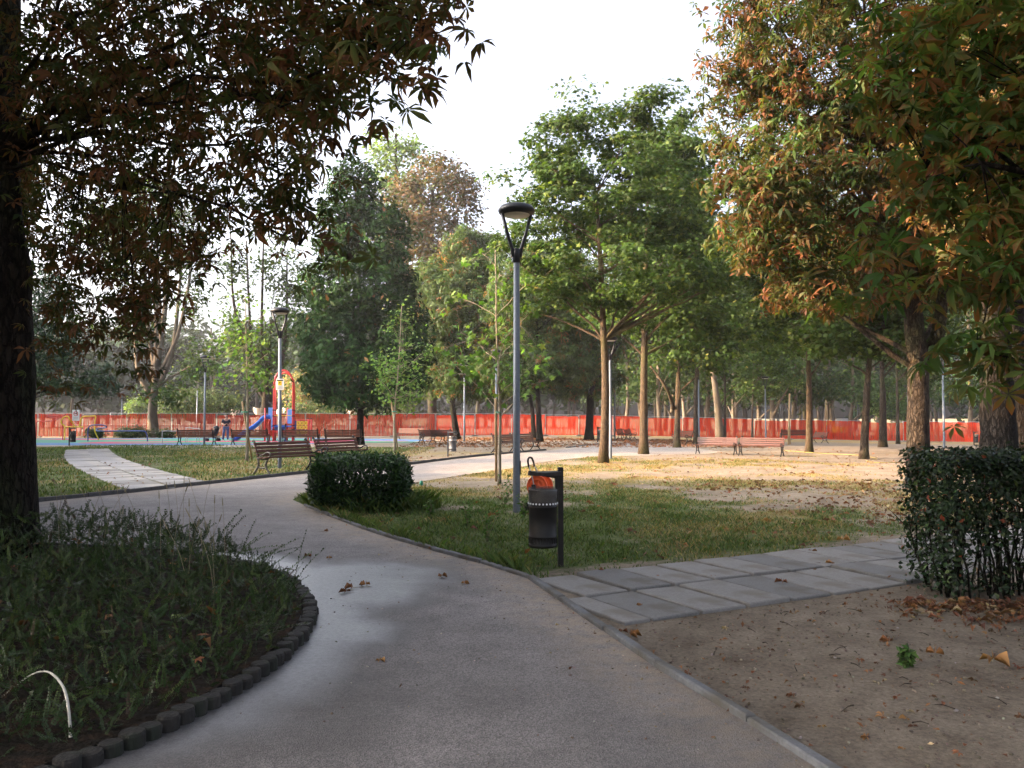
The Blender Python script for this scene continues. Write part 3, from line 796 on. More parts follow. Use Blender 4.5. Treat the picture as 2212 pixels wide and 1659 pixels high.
# ---- rusty chestnut on the right: forked trunk
cb = G(1988, 1046); Yc = cb.y
ce = [E(1640, 70, 18.5, 110, 100, 1.4), E(1600, 230, 19, 70, 110, 1.2), E(1800, 120, 19.5, 220, 190, 2.6), E(1700, 330, 19, 140, 120, 2.0), E(1640, 460, 18.5, 95, 100, 1.5), E(1720, 570, 18.5, 110, 85, 1.6),
      E(1860, 420, 20, 190, 170, 2.8), E(1990, 250, 20, 200, 220, 2.8), E(1850, 620, 20, 130, 60, 1.8), E(2080, 520, 20, 140, 140, 2.2), E(1900, -80, 20, 300, 120, 3), E(1530, 110, 17.8, 40, 60, .6), E(1590, 400, 18, 45, 45, .6)]
tree('chestnut_tree', 'rusty brown horse chestnut with a forked trunk just behind the clipped hedge', cb, AT(1955, 500, Yc + .3), .265, ce, bark='bark',
     mids=[AT(1983, 940, Yc), AT(1984, 800, Yc), AT(1973, 690, Yc + .1)], r1=.2, ncl=760, per=20, clr=.34, size=(.17, .27), tm=TM_CHEST_S, pal=RUST, limbs=34, twigs=260, up=.85, out=.35, rr=.6, shell=.5, tip=(.125, .046, .021), tipr=(.0, .8), lo=.5,
     extra=[([AT(1990, 790, Yc), AT(2022, 735, Yc), AT(2036, 640, Yc - .2), AT(2050, 480, Yc - .4)], .19, .10)], sides=16, twig_r=.015, clj=.45)
# ---- thick dark chestnut further right
tb = Vector((9.95, 17.0, 0))
te = [(11.5, 16, 7.2, 3.0, 3, 2.2), (9.6, 15, 7.6, 2.2, 2.2, 1.5), (12.5, 17, 10, 3.4, 3.4, 2.6), (9.4, 16, 5.3, 1.3, 1.3, .7)]
tree('chestnut_tree', 'thickest dark trunked chestnut at the right edge behind the clipped hedge', tb, (9.9, 17.2, 9.5), .37, te, bark='bark_dark', mids=[(9.95, 17, 2), (9.9, 17, 4.5)], r1=.2, ncl=420, per=12, clr=.35, size=(.24, .36), tm=TM_CHEST_S, pal=RUST,
     limbs=16, twigs=80, tip=BROWN, tipr=(.1, .9), sides=16)
tree('chestnut_tree', 'dark narrow trunk cut off by the right edge of the picture', Vector((13.6, 22.2, 0)), (13.5, 22.4, 10), .27, [(14.5, 22, 8, 3, 3, 2.6)], bark='bark_dark', mids=[(13.55, 22.2, 4)], r1=.16, ncl=160, per=14, clr=.4, size=(.26, .38), tm=TM_CHEST_S, pal=RUST, limbs=8, twigs=30, tip=BROWN)
# ---- near chestnut whose trunk stands right of the frame; its boughs hang into the picture
nb_ = Vector((7.6, 7.4, 0)); ne = []
for (xd, yd, Y, r, rz, wg) in ((2190,120,6.6,1.0,.8,1),(2060,60,6.8,.7,.4,1),(2160,330,6.2,.7,.5,1.1),(2010,330,6.6,.35,.3,1.2),(2180,520,6.0,.5,.4,1.2),(2060,480,6.2,.3,.25,1.2),(1985,590,6.4,.14,.16,1.4),(2150,640,5.9,.3,.25,1.3),(2195,760,5.8,.2,.22,1.2),(2095,740,5.9,.14,.12,1.4),(2075,850,5.8,.09,.07,2.2),(1830,650,6.6,.12,.1,1.8),(1890,520,6.8,.14,.14,1.0),(1990,200,7,.4,.4,.9),(1800,20,7.2,.35,.12,.9)):
    p = AT(xd, yd, Y); ne.append((p.x, p.y, p.z, r, r, rz, wg))
ne.append((6.8, 7.2, 6.5, 2.6, 2.6, 1.4, .35)); over_ = [(3.6, 2.4, 7.0, 3.2, 3.0, 1.5), (6.5, 0, 7.5, 3.5, 3.5, 2), (8.5, 6, 9, 3.5, 3.5, 2)]
tree('chestnut_tree', 'nearest chestnut boughs with big scorched leaves hanging in from the upper right', nb_, (7.4, 7.4, 8.5), .32, ne, bark='bark_dark', mids=[(7.6, 7.4, 3)], r1=.18, ncl=560, per=4, clr=.17, size=(.12, .21), tm=TM_CHEST,
     pal=[(3, (.055, .095, .028)), (2, (.08, .135, .035)), (1, (.17, .075, .033))], lmat='leaf_near', limbs=24, twigs=260, up=.85, out=.15, rr=.75, shell=.25, tip=(.20, .075, .03), tipr=(.0, .95), lo=.3, sag=.2, twig_r=.009, rl=.3)
nt_ = [o for o in bpy.data.objects if o.name.startswith('chestnut_tree')][-1]
nt_ = max((o for o in bpy.data.objects if o.name.startswith('chestnut_tree')), key=lambda o: o.name)
pos, outw, ci, C = scatter([(e[0] - nb_.x, e[1] - nb_.y, e[2], *e[3:]) for e in over_], 420, 22, .45)
cr = link_mesh('upper_crown', leaves_mesh('upper_crown', pos, frames(orient(outw), RG.random(len(pos)) * 6.28), .25 + .12 * RG.random(len(pos)), TM_CHEST_S, palette(len(pos), RUST, ci), M['leaf'], BROWN, RG.random(len(pos)) * .8), None, nt_)
cr['kind'] = 'stuff'

# ---- maples of the lawn
def maple(label, bx_, by_, ells, r0, topxy, ncl, per=36, size=(.18, .28), tm=TM_MAPLE_S, mids=(), limbs=20, twigs=110, pal=MAPLE, bark='bark_maple', clr=.5, flat=.5, **k):
    g = G(bx_, by_); Y = g.y; s = PX(Y)
    return tree('maple_tree', label, g, AT(topxy[0], topxy[1], Y), r0, [E(a, b_, Y + dy, c, d) for (a, b_, c, d, dy) in ells], bark=bark, ncl=ncl, per=per, size=size, tm=tm,
                mids=[AT(m[0], m[1], Y) for m in mids], limbs=limbs, twigs=twigs, pal=pal, clr=clr, flat=flat, group='maples on the lawn', **k)
maple('tallest maple with a bare straight lower trunk just right of the near lamp post', 1303, 1000, [(1290,330,150,105,0),(1370,300,110,80,.5),(1220,440,110,90,0),(1330,450,180,100,.6),(1430,430,105,110,.4),(1150,560,90,80,-.6),(1310,600,230,70,.3),(1440,590,125,80,.3),(1200,650,110,55,.3),(1130,400,70,60,.2),(1100,480,60,60,.2),(1180,300,70,50,.2),(1260,230,60,45,.2),(1400,230,70,45,.2)],
      .16, (1288, 420), 235, 100, mids=[(1308, 850), (1303, 700), (1297, 560)], limbs=34, twigs=220, size=(.18, .28), tm=TM_MAPLE, r1=.06, lo=.42, sag=.08, extra=None, rl=.5, flat=.4)
maple('second maple, its straight trunk right of the tallest one', 1390, 981, [(1450,300,90,90,0),(1480,400,80,100,.5),(1400,480,150,90,1),(1500,560,120,90,0),(1420,660,180,60,.3),(1510,700,90,40,.3)], .195, (1400, 400), 215, 84, mids=[(1391, 800), (1394, 620)], limbs=26, lo=.4, size=(.16, .25))
maple('mossy forked maple with a bench half hidden behind its trunk', 1462, 967, [(1470,560,120,90,0),(1440,680,120,70,0),(1500,760,110,45,-1)], .19, (1468, 560), 145, 76, mids=[(1464, 850)], size=(.18, .27), extra=[([G(1460, 967) + Vector((-.1, 0, 2.1)), AT(1440, 840, 43), AT(1405, 790, 43)], .11, .05)])
maple('maple with a dark trunk standing beside a thin lamp pole behind the red benches', 1503, 960, [(1540,600,120,100,0),(1520,720,110,60,0)], .165, (1510, 560), 140, 76, mids=[(1503, 850), (1508, 740)], size=(.19, .28), bark='bark')
maple('slim dark maple right behind the left red bench', 1565, 953, [(1590,640,130,110,0),(1600,770,120,50,0)], .135, (1560, 560), 145, 76, mids=[(1566, 850)], size=(.2, .29), bark='bark')
maple('maple with a smooth sunlit trunk right of the red benches', 1748, 977, [(1720,560,150,120,0),(1770,620,140,90,0),(1720,720,150,45,0),(1830,700,90,50,0)], .165, (1738, 520), 220, 80, mids=[(1748, 850), (1745, 740)], size=(.16, .25), lo=.45, limbs=24)
maple('maple with a dark forked trunk and sunlit foot left of the hedge', 1866, 991, [(1880,560,150,120,0),(1830,720,110,50,0),(1930,720,100,60,0),(1960,600,120,100,0)], .16, (1875, 560), 220, 80, mids=[(1872, 850), (1880, 740)], size=(.16, .25), extra=[([AT(1881, 760, 31.6), AT(1915, 690, 31.5), AT(1945, 600, 31.5)], .11, .05)], bark='bark', limbs=22)
maple('dark burled trunk maple behind the sunlit footed one', 1907, 966, [(1920,700,110,80,0),(1960,620,120,120,0)], .22, (1905, 600), 110, 70, mids=[(1907, 860), (1905, 800)], size=(.2, .3), bark='bark')
maple('thin maple furthest right before the fence', 1940, 959, [(1960,720,100,70,0),(1980,800,70,35,0)], .15, (1935, 660), 80, 70, mids=[(1938, 840)], size=(.2, .3), bark='bark')
maple('small leafy maple low over the red fence between the red benches', 1625, 950, [(1640,740,110,70,0),(1660,830,70,30,0)], .10, (1630, 720), 90, 66, mids=[(1626, 860)], size=(.2, .3), limbs=10, bark='bark')

# ---- dark chestnuts before the red fence
def chest(label, bx_, by_, ells, r0, topxy, ncl, mids=(), pal=None, per=22, **k):
    g = G(bx_, by_); Y = g.y
    return tree('chestnut_tree', label, g, AT(topxy[0], topxy[1], Y), r0, [E(a, b_, Y, c, d) for (a, b_, c, d) in ells], bark='bark_dark', ncl=ncl, per=per, size=(.3, .45), tm=TM_CHEST_S, mids=[AT(m[0], m[1], Y) for m in mids],
                limbs=12, twigs=50, pal=pal or [(3, (.04, .065, .025)), (2, (.06, .09, .03)), (1, (.15, .09, .04)), (.4, (.2, .11, .05))], clr=.6, group='dark chestnuts before the fence', **k)
chest('leaning black trunk chestnut behind the row of small far benches', 988, 950, [(1000,690,95,110),(1020,820,90,40),(960,800,60,50),(1020,560,70,70),(930,640,60,70)], .25, (975, 600), 470, [(978, 880), (972, 810)])
chest('dark chestnut with the right one of two close trunks behind the stake', 1166, 955, [(1180,640,120,120),(1150,790,120,45),(1230,780,80,50)], .22, (1158, 620), 450, [(1163, 880), (1160, 800)])
chest('dark chestnut with the left leaning one of two close trunks behind the stake', 1153, 947, [(1110,680,90,90),(1090,810,90,35)], .2, (1130, 660), 320, [(1150, 890), (1140, 820)])
chest('dark chestnut with a thick black trunk left of the tallest maple', 1272, 951, [(1260,720,100,90),(1250,820,90,35)], .31, (1268, 680), 340, [(1275, 860), (1272, 800)], extra=[([AT(1274, 850, 57), AT(1305, 790, 57), AT(1340, 740, 57)], .16, .07)])

# ---- evergreen magnolias
g = G(777, 961); Y = g.y
tree('magnolia_tree', 'dense dark conical evergreen tree behind the playground benches', g, AT(772, 400, Y), .25, [E(770, 420, Y, 55, 75), E(745, 500, Y, 70, 80), E(810, 520, Y, 75, 90), E(775, 620, Y, 120, 90), E(720, 720, Y, 80, 90), E(840, 720, Y, 85, 110), E(785, 815, Y, 130, 70), E(700, 810, Y, 55, 50), E(880, 800, Y, 50, 60)],
     bark='bark_dark', mids=[AT(778, 860, Y)], r1=.1, ncl=900, per=30, clr=.42, size=(.32, .5), tm=TM_LANCE, pal=[(4, (.013, .034, .009)), (2, (.024, .05, .014)), (.3, (.12, .07, .03)), (.3, (.07, .085, .035))], lmat='leaf_matte', limbs=18, twigs=60, up=.35, out=.7, rr=.6, shell=.65, lo=.32, clj=.5)
g = G(20, 966); Y = g.y
tree('magnolia_tree', 'low dark evergreen crown hanging just right of the left tree trunk', g, AT(20, 640, Y), .24, [E(60, 740, Y, 110, 70), E(150, 810, Y, 85, 45), E(40, 640, Y, 120, 70), E(215, 835, Y, 35, 22)], bark='bark_dark', ncl=420, per=20, clr=.34, size=(.24, .36), tm=TM_LANCE,
     pal=[(4, (.03, .055, .024)), (2, (.05, .08, .035)), (.4, (.12, .11, .04))], lmat='leaf_glossy', limbs=12, twigs=50, up=.4, out=.7, shell=.6, lo=.3)

# ---- tall trees behind the fence
def far_tree(name, label, bx_, by_, Y, ells, r0, topxy, ncl, pal, mids=(), size=(.35, .55), per=30, clr=.8, bark='bark', lmat='leaf', extra=None, limbs=12, twigs=50, tm=TM_QUAD, **k):
    p = AT(bx_, by_, Y); g = Vector((p.x, p.y, float(gz(p.x, p.y))))
    return tree(name, label, g, AT(topxy[0], topxy[1], Y), r0, [E(a, b_, Y, c, d) for (a, b_, c, d) in ells], bark=bark, ncl=ncl, per=per, size=size, tm=tm, mids=[AT(m[0], m[1], Y) for m in mids], limbs=limbs, twigs=twigs, pal=pal, clr=clr, lmat=lmat, extra=extra, **k)
far_tree('chestnut_tree', 'tall brown leaved tree between the dark evergreen and the near lamp post', 935, 940, 76, [(950,400,75,65),(890,450,60,70),(1000,430,45,60),(930,540,105,85),(990,620,95,100),(900,680,70,60)], .45, (935, 400), 560, [(3, (.10, .062, .035)), (2, (.07, .05, .026)), (3, (.05, .06, .026)), (.5, (.14, .075, .04))], [(932, 750)], (.35, .55))
far_tree('plane_tree', 'pale green treetop above the dark evergreen', 860, 938, 84, [(850,310,60,40),(830,370,45,60),(880,370,55,60),(860,480,70,80)], .4, (855, 290), 150, [(3, (.10, .15, .05)), (2, (.07, .11, .04))], [(860, 700)], (.4, .6), per=22)
PLANE = [(3, (.045, .075, .022)), (3, (.03, .055, .018)), (1, (.08, .105, .03)), (.3, (.15, .12, .035))]
Yp = 66.5
far_tree('plane_tree', 'many stemmed pollard plane with a patchy trunk behind the playground bars', 331, 943, Yp, [(330,440,60,70),(270,560,40,60),(395,520,50,80),(420,640,30,50),(430,780,45,45),(300,690,40,50),(360,850,50,20),(230,480,50,60)], .44, (338, 560), 300, PLANE, [(330, 880), (338, 780)], (.3, .46), per=26, bark='bark_plane', r1=.14,
         extra=[([AT(326, 850, Yp), AT(300, 800, Yp), AT(292, 700, Yp), AT(285, 560, Yp)], .3, .08), ([AT(345, 830, Yp), AT(372, 760, Yp), AT(388, 620, Yp), AT(400, 430, Yp)], .22, .07), ([AT(335, 800, Yp), AT(320, 700, Yp), AT(312, 540, Yp), AT(310, 400, Yp)], .2, .07), ([AT(340, 790, Yp), AT(355, 680, Yp), AT(365, 540, Yp), AT(372, 420, Yp)], .28, .06), ([AT(350, 800, Yp), AT(385, 720, Yp), AT(410, 600, Yp), AT(420, 460, Yp)], .22, .06), ([AT(330, 810, Yp), AT(345, 700, Yp), AT(338, 500, Yp)], .24, .06)], limbs=10, twigs=60, lo=.5)
Yp = 70
far_tree('plane_tree', 'tall bare stemmed tree rising behind the red climbing arch', 575, 942, Yp, [(510,600,35,70),(590,560,40,70),(620,680,35,80),(560,760,60,50),(640,600,30,60),(500,720,40,50)], .5, (585, 700), 220, PLANE, [(575, 850)], (.3, .45), per=22, bark='bark', r1=.12,
         extra=[([AT(578, 870, Yp), AT(545, 810, Yp), AT(540, 700, Yp), AT(532, 520, Yp)], .22, .06), ([AT(580, 870, Yp), AT(606, 800, Yp), AT(618, 700, Yp), AT(620, 560, Yp)], .26, .06), ([AT(574, 850, Yp), AT(566, 700, Yp), AT(570, 480, Yp)], .22, .05), ([AT(576, 800, Yp), AT(510, 680, Yp), AT(498, 500, Yp)], .2, .05)], limbs=8, twigs=40, lo=.4)
# pale trunked planes in the grove behind the red fence
pl0 = None
grove = [(1352,938,88,-.02,.9,.45),(1388,938,92,.06,.8,.5),(1425,940,86,-.03,1.0,.45),(1448,939,95,.02,1.0,.45),(1535,940,88,.10,1.1,.5),(1585,938,100,-.04,.9,.45),(1668,941,86,.05,1.05,.55),(1640,938,104,.0,.9,.45),(1715,941,92,-.08,.9,.5),(1800,942,98,.03,.9,.45),(1838,943,88,-.04,.85,.5),(1900,943,110,.04,.9,.45),(2098,950,84,.0,1.0,.5),(1480,938,108,-.02,1,.4),(1985,946,104,.03,.9,.45)]
gl = ['leftmost pale plane trunk of the grove behind the red fence', 'pale plane leaning left behind the second maple trunk', 'straight pale plane trunk behind the mossy forked maple', 'reddish plane trunk touching the mossy maple on its left', 'plane with a bent sunlit trunk right of the thin lamp pole', 'slim grey plane left of the dark leaning trunk before the fence', 'stout sunlit plane behind the red benches', 'far pale plane above the red benches', 'pinkish plane leaning left above the reddish far bench', 'pale plane right of the smooth sunlit maple trunk', 'wavy pale plane trunk above the yellow machine shape', 'far pale plane behind the dark burled maple', 'pale plane with a side bough left of the thickest trunk', 'far slim plane between the mossy maple and the dark maple', 'far plane right of the thin maple']
pts = [E(1130, 800, 90, 75, 42, 4, .7), E(1050, 820, 90, 60, 36, 4, .7), E(0 + 1106, 560, 90, 95, 95), E(1150, 690, 90, 85, 60), E(1070, 700, 90, 70, 50), E(1120, 400, 90, 70, 90)]
for i, (x_, y_, Y_, lean, sc, r_) in enumerate(grove):
    p = AT(x_, y_, Y_); base = Vector((p.x, p.y, float(gz(p.x, p.y))))
    if pl0 is None or i == 4:
        eb = Vector((0, 90, 0))
        t_ = tree('plane_tree', gl[i], eb, (.2, 90, 15), .30, pts, bark='bark_plane', mids=[(.15, 90, 2.2), (-.25 if i else .35, 90, 5)], r1=.13, ncl=290, per=26, clr=.9, size=(.4, .62), tm=TM_QUAD, pal=PLANE, limbs=14, twigs=40, lo=.3, group='planes behind the fence', rl=.55)
        if pl0 is None: pl0 = t_
        else: pl1 = t_
    else: t_ = copy_tree(pl0 if i % 2 else (pl1 if i > 4 else pl0))
    t_['label'] = gl[i]; t_.location = base; t_.rotation_euler = (0, lean, rnd.uniform(0, 6.28)); t_.scale = (sc, sc, sc * rnd.uniform(.95, 1.15))
# leaning dark-footed plane before the fence
far_tree('plane_tree', 'leaning grey plane standing just before the red fence behind the red benches', 1556, 946, 70, [(1560,620,90,90),(1600,720,70,50)], .36, (1525, 600), 150, PLANE, [(1548, 860), (1535, 760)], (.35, .5), bark='bark_plane')

# ---- far wood: one mass of trees closing the view
wood = [E(1106 + dx, yc, Yw, rx, ry, 6) for (dx, yc, Yw, rx, ry) in
        [(-1000, 800, 120, 80, 70), (-930, 790, 130, 90, 100), (-840, 800, 125, 80, 90), (-760, 790, 130, 70, 80), (-690, 800, 150, 70, 110), (-640, 830, 140, 60, 60), (-570, 800, 150, 70, 110), (-480, 790, 140, 80, 110), (-400, 790, 130, 70, 90), (-330, 800, 140, 80, 100), (-240, 780, 130, 90, 110), (-150, 770, 130, 90, 120), (-50, 760, 140, 100, 130),
         (60, 750, 140, 100, 140), (170, 740, 140, 100, 150), (290, 730, 140, 110, 160), (400, 730, 140, 110, 160), (520, 720, 140, 110, 170), (640, 730, 140, 110, 160), (760, 740, 140, 110, 150), (880, 750, 140, 110, 150), (1000, 740, 140, 120, 160), (1130, 740, 140, 130, 160), (1300, 740, 150, 140, 160), (-1130, 780, 130, 120, 140)]]
pos, outw, ci, C = scatter(wood, 2300, 26, 1.6, .6, .7, True)
C_ = palette(len(pos), [(3, (.018, .032, .014)), (2, (.012, .024, .012)), (1, (.034, .05, .018)), (.3, (.07, .06, .026))], ci, .25, .5)
wo = link_mesh('far_wood', leaves_mesh('far_wood', pos, frames(orient(outw, .3, .8, .5), RG.random(len(pos)) * 6.28), 1.0 + .8 * RG.random(len(pos)), TM_QUAD, C_, M['leaf']))
tag(wo, 'hazy green wood closing the view behind the fenced park', 'wood', kind='stuff')
mb = MB()
for k in range(90):
    Yw = rnd.uniform(112, 150); X = rnd.uniform(-.62, .66) * Yw; z = float(gz(X, Yw)); hh = rnd.uniform(7, 15)
    mb.tube([(X, Yw, z), (X + rnd.uniform(-.4, .4), Yw, z + hh * .5), (X + rnd.uniform(-.8, .8), Yw, z + hh)], [rnd.uniform(.2, .4), .22, .1], 6)
tag(mb.build('far_wood_trunks', M['bark'], smooth_=True), 'far trunks of the hazy wood behind the fence', 'wood', kind='stuff')

# ---- bushes
def bush(label, bx_, by_, Y, ells, ncl, pal, per=26, clr=.28, size=(.14, .22), tm=TM_QUAD, name='bush', cat='bush', lmat='leaf', stems=7, shell=.6):
    p = AT(bx_, by_, Y); base = Vector((p.x, p.y, float(gz(p.x, p.y)))); root = empty(name, base, 0, label, cat)
    es = [E(a, b_, Y, c, d) for (a, b_, c, d) in ells]; es = [(e[0] - base.x, e[1] - base.y, e[2] - base.z, *e[3:]) for e in es]
    pos, outw, ci, C = scatter(es, ncl, per, clr, shell)
    pos[:, 2] = np.maximum(pos[:, 2], .05)
    mb = MB()
    for k in range(stems):
        c = Vector(C[k]); mb.tube(bez(Vector((rnd.uniform(-.1, .1), rnd.uniform(-.1, .1), 0)), Vector((c.x * .3, c.y * .3, c.z * .6)), c, 4), [.04, .035, .025, .018, .01], 5)
    mb.build('stems', M['bark'], root)
    cr = link_mesh('foliage', leaves_mesh('foliage', pos, frames(orient(outw, .5, .6, .6), RG.random(len(pos)) * 6.28), size[0] + (size[1] - size[0]) * RG.random(len(pos)), tm, palette(len(pos), pal, ci, .25, .4), M[lmat]), None, root)
    cr['kind'] = 'stuff'; return root
OLIVE = [(3, (.055, .075, .028)), (2, (.036, .055, .024)), (1, (.10, .09, .04))]
bush('wide olive green spreading bush behind the fence left of the standing man', 430, 936, 84, [(430,868,75,22),(395,875,50,20),(480,870,45,18)], 190, OLIVE, size=(.25, .4), clr=.5)
bush('bright yellow green round bush behind the fence right of the pollard plane', 298, 936, 105, [(298,880,18,18)], 60, [(1, (.10, .15, .04)), (1, (.08, .12, .035))], size=(.3, .45), clr=.4)
bush('low dark bush left of the pollard plane foot', 285, 944, 64.5, [(290,934,32,10),(265,936,18,8)], 90, OLIVE, size=(.12, .2), clr=.2)
bush('low green bush right of the pollard plane foot', 358, 944, 64.5, [(358,936,16,8)], 40, OLIVE, size=(.12, .2), clr=.16)
bush('small shrub behind the yellow exercise bars', 205, 945, 63.5, [(204,936,18,10)], 45, OLIVE, size=(.12, .2), clr=.16)
bush('pale autumn coloured shrub behind the climbing arch', 655, 936, 88, [(655,840,50,40),(690,880,40,25)], 130, [(2, (.20, .14, .07)), (2, (.12, .14, .06)), (1, (.25, .13, .07))], size=(.3, .45), clr=.6)
bush('dark green bush behind the evergreen trunk on the right', 690, 938, 80, [(680,890,60,16),(830,890,60,18)], 120, OLIVE, size=(.25, .4), clr=.5)
bush('bright green bush behind the red fence between two right maples', 1925, 944, 100, [(1925,880,45,26)], 90, [(1, (.13, .19, .06)), (1, (.1, .15, .05))], size=(.35, .5), clr=.6)

# ================================================================== things
def Z1(x, y): return ((100 + x * .36166) * .5486, (1500 + y * .3618) * .5486)      # picture positions measured on an enlargement
# ---- street lamps
mb_pole = MB().tube([(0, 0, -.05), (0, 0, .02), (0, 0, 4.32)], [.062, .062, .05], 14).mesh('pole', M['pole'], True)
mb_hatch = MB().bbox((.066, 0, .75), (.012, .07, .22), .004).mesh('hatch', M['lamp_dark'])
mb_collar = MB().lathe([(.052, 4.2), (.066, 4.21), (.066, 4.42), (.05, 4.44), (.01, 4.445)], 16).mesh('collar', M['lamp_dark'], True)
def lamp_arm(a):
    c, s = math.cos(a), math.sin(a); m = MB()
    pts = [(c * r, s * r, z) for r, z in ((.06, 4.30), (.075, 4.42), (.17, 4.72), (.255, 5.03))]
    m.tube(pts, [.03, .032, .028, .03], 8); return m.mesh('arm', M['lamp_dark'], True)
mb_arms = [lamp_arm(a) for a in (.35, .35 + PI)]
mb_head = MB().lathe([(.235, 5.02), (.295, 5.04), (.315, 5.09), (.31, 5.11), (.27, 5.165), (.16, 5.20), (.01, 5.21)], 32).mesh('head', M['lamp_dark'], True)
mb_glass = MB().lathe([(.01, 4.995), (.21, 5.0), (.228, 5.025)], 28).mesh('diffuser', M['lamp_glass'], True)
def lamp(pos, label, rz=0.0, s=1.0, tilt=0.0):
    r = empty('street_lamp', pos, rz, label, 'lamp post', 'lamp posts of the park'); r.scale = (s, s, s); r.rotation_euler = (0, tilt, rz)
    link_mesh('pole', mb_pole, None, r); link_mesh('hatch', mb_hatch, None, r); link_mesh('collar', mb_collar, None, r)
    for a in mb_arms: link_mesh('arm', a, None, r)
    h = link_mesh('head', mb_head, None, r); link_mesh('diffuser', mb_glass, None, h)
    return r
def fp(xd, Y):
    p = AT(xd, 930, Y); return Vector((p.x, Y, float(gz(p.x, Y))))
L1 = lamp(G(1116, 1106), 'tall near lamp post beside the black litter bin', -.05)
L2 = lamp(G(604, 1011), 'lamp post carrying a camera warning sign behind the near benches', .4, .97, -.008)
lamp(G(441, 961), 'lamp post between the two left playground benches', .7)
lamp(fp(425, 80), 'lamp post behind the fence above the olive bush', 1.2)
lamp(fp(262, 118), 'far lamp post left of the pollard plane', .3)
lamp(fp(238, 165), 'smaller far lamp post left of the pollard plane', .8)
lamp(fp(272, 160), 'far lamp post next to the bright round bush', .2)
lamp(fp(174, 122), 'far lamp post above the yellow exercise bars', .4)
lamp(fp(2039, 45), 'pale thick lamp pole between the forked chestnut and the thickest trunk', .5)
lamp(G(1003, 954), 'lamp pole right of the leaning black chestnut', .5)
lamp(fp(1072, 44), 'grey lamp pole seen above the sapling stake', .2)
lamp(fp(1328, 61), 'low lamp post right of the tallest maple trunk', .3)
lamp(G(1319, 992), 'thin lamp pole touching the tallest maple trunk on its right', .1, .9)
lamp(G(1510, 957), 'thin lamp pole against the dark maple behind the red benches', .9)
lamp(fp(1654, 66), 'lamp pole before the red fence above the right red bench', .3)
lamp(fp(1733, 96), 'lamp post behind the red fence left of the smooth sunlit maple', .3)
lamp(fp(1853, 100), 'lamp pole behind the fence above the yellow machine shape', .3)
lamp(fp(1962, 74), 'thin lamp pole left of the forked chestnut', .3)

# ---- signs
def sign(name, label, c, wd, ht, rz, parts, post=None):
    r = empty(name, c, rz, label, 'sign')
    MB().bbox((0, 0, 0), (wd, .006, ht), .002).build('panel', M['white_sheet'], r)
    for nm, mat, (x, z, w_, h_) in parts:
        MB().box((x, -.006, z), (w_, .004, h_)).build(nm, M[mat], r)
    return r
M['white_sheet'] = pm('white_sheet', (.74, .75, .77), (.68, .69, .72), 6, .5)
M['yellow'] = pm('yellow_paint', (.75, .52, .03), (.68, .46, .02), 8, .45)
M['black'] = pm('black_plastic', (.008, .008, .009), (.005, .005, .006), 20, .5, spec=.3)
M['red'] = pm('red_paint', (.55, .035, .03), (.46, .028, .025), 8, .4)
M['blue'] = pm('blue_plastic', (.015, .12, .55), (.012, .10, .46), 4, .35)
M['blue_light'] = pm('light_blue_panel', (.16, .33, .68), (.13, .28, .6), 5, .45)
M['blue_navy'] = pm('navy_paint', (.02, .05, .22), None, 8, .4)
M['steel'] = pm('steel_tube', (.42, .43, .45), (.34, .35, .37), 20, .35, metal=.6)
M['grey_print'] = pm('grey_print', (.3, .3, .32), None, 20, .6)
p2 = L2.location
sg = sign('warning_sign', 'white and yellow camera warning sign on the lamp post behind the benches', Vector((p2.x - .0, p2.y - .068, 2.62)), .42, .60, 0,
     [('header_band', 'black', (0, .225, .34, .065)), ('yellow_square', 'yellow', (0, .06, .2, .24)), ('print_line', 'grey_print', (0, -.11, .30, .012)), ('print_line', 'grey_print', (0, -.14, .18, .012)), ('print_line', 'grey_print', (0, -.17, .32, .012)), ('print_line', 'grey_print', (0, -.20, .32, .012)), ('print_line', 'grey_print', (0, -.235, .26, .014))])
mb = MB().box((-.02, -.011, .085), (.11, .004, .045), Matrix.Rotation(-.5, 3, 'Y')); mb.build('camera_symbol', M['black'], sg)
MB().box((.045, -.011, .02), (.05, .004, .012)).build('camera_bracket', M['black'], sg)
MB().tube([(0, .07, .1), (0, .005, .1)], .012, 6).build('clamp', M['steel'], sg); sg.scale = (.58, 1, .58)
c = AT(*Z1(548, 440), 58.8)
s2 = empty('rules_sign', (c.x, c.y, .02), 0, 'white playground sign with a red ring behind the yellow bars', 'sign')
MB().bbox((0, 0, 1.72), (.50, .02, .78), .004).build('panel', M['white_sheet'], s2)
MB().tube([(0, .04, 0), (0, .04, 2.1)], .025, 8).build('post', M['steel'], s2)
MB().tube([(.155 * math.cos(a), -.018, 1.84 + .155 * math.sin(a)) for a in np.linspace(0, 2 * PI, 21)], .02, 6).build('red_ring', M['red'], s2)
mb = MB().prism([Vector((-.09, 0, -.05)), Vector((-.06, 0, -.05)), Vector((-.05, 0, .0)), Vector((.03, 0, .0)), Vector((.04, 0, -.05)), Vector((.07, 0, -.05)), Vector((.07, 0, .06)), Vector((.1, 0, .075)), Vector((.06, 0, .1)), Vector((.03, 0, .05)), Vector((-.09, 0, .05))], (0, -.015, 1.84), (0, .006, 0)); mb.build('dog_symbol', M['black'], s2)
MB().box((0, -.016, 1.84), (.29, .006, .03), Matrix.Rotation(.75, 3, 'Y')).build('red_bar', M['red'], s2)
for k in range(4): MB().box((0, -.013, 1.58 - k * .05), (.36, .004, .018)).build('print_line', M['grey_print'], s2)

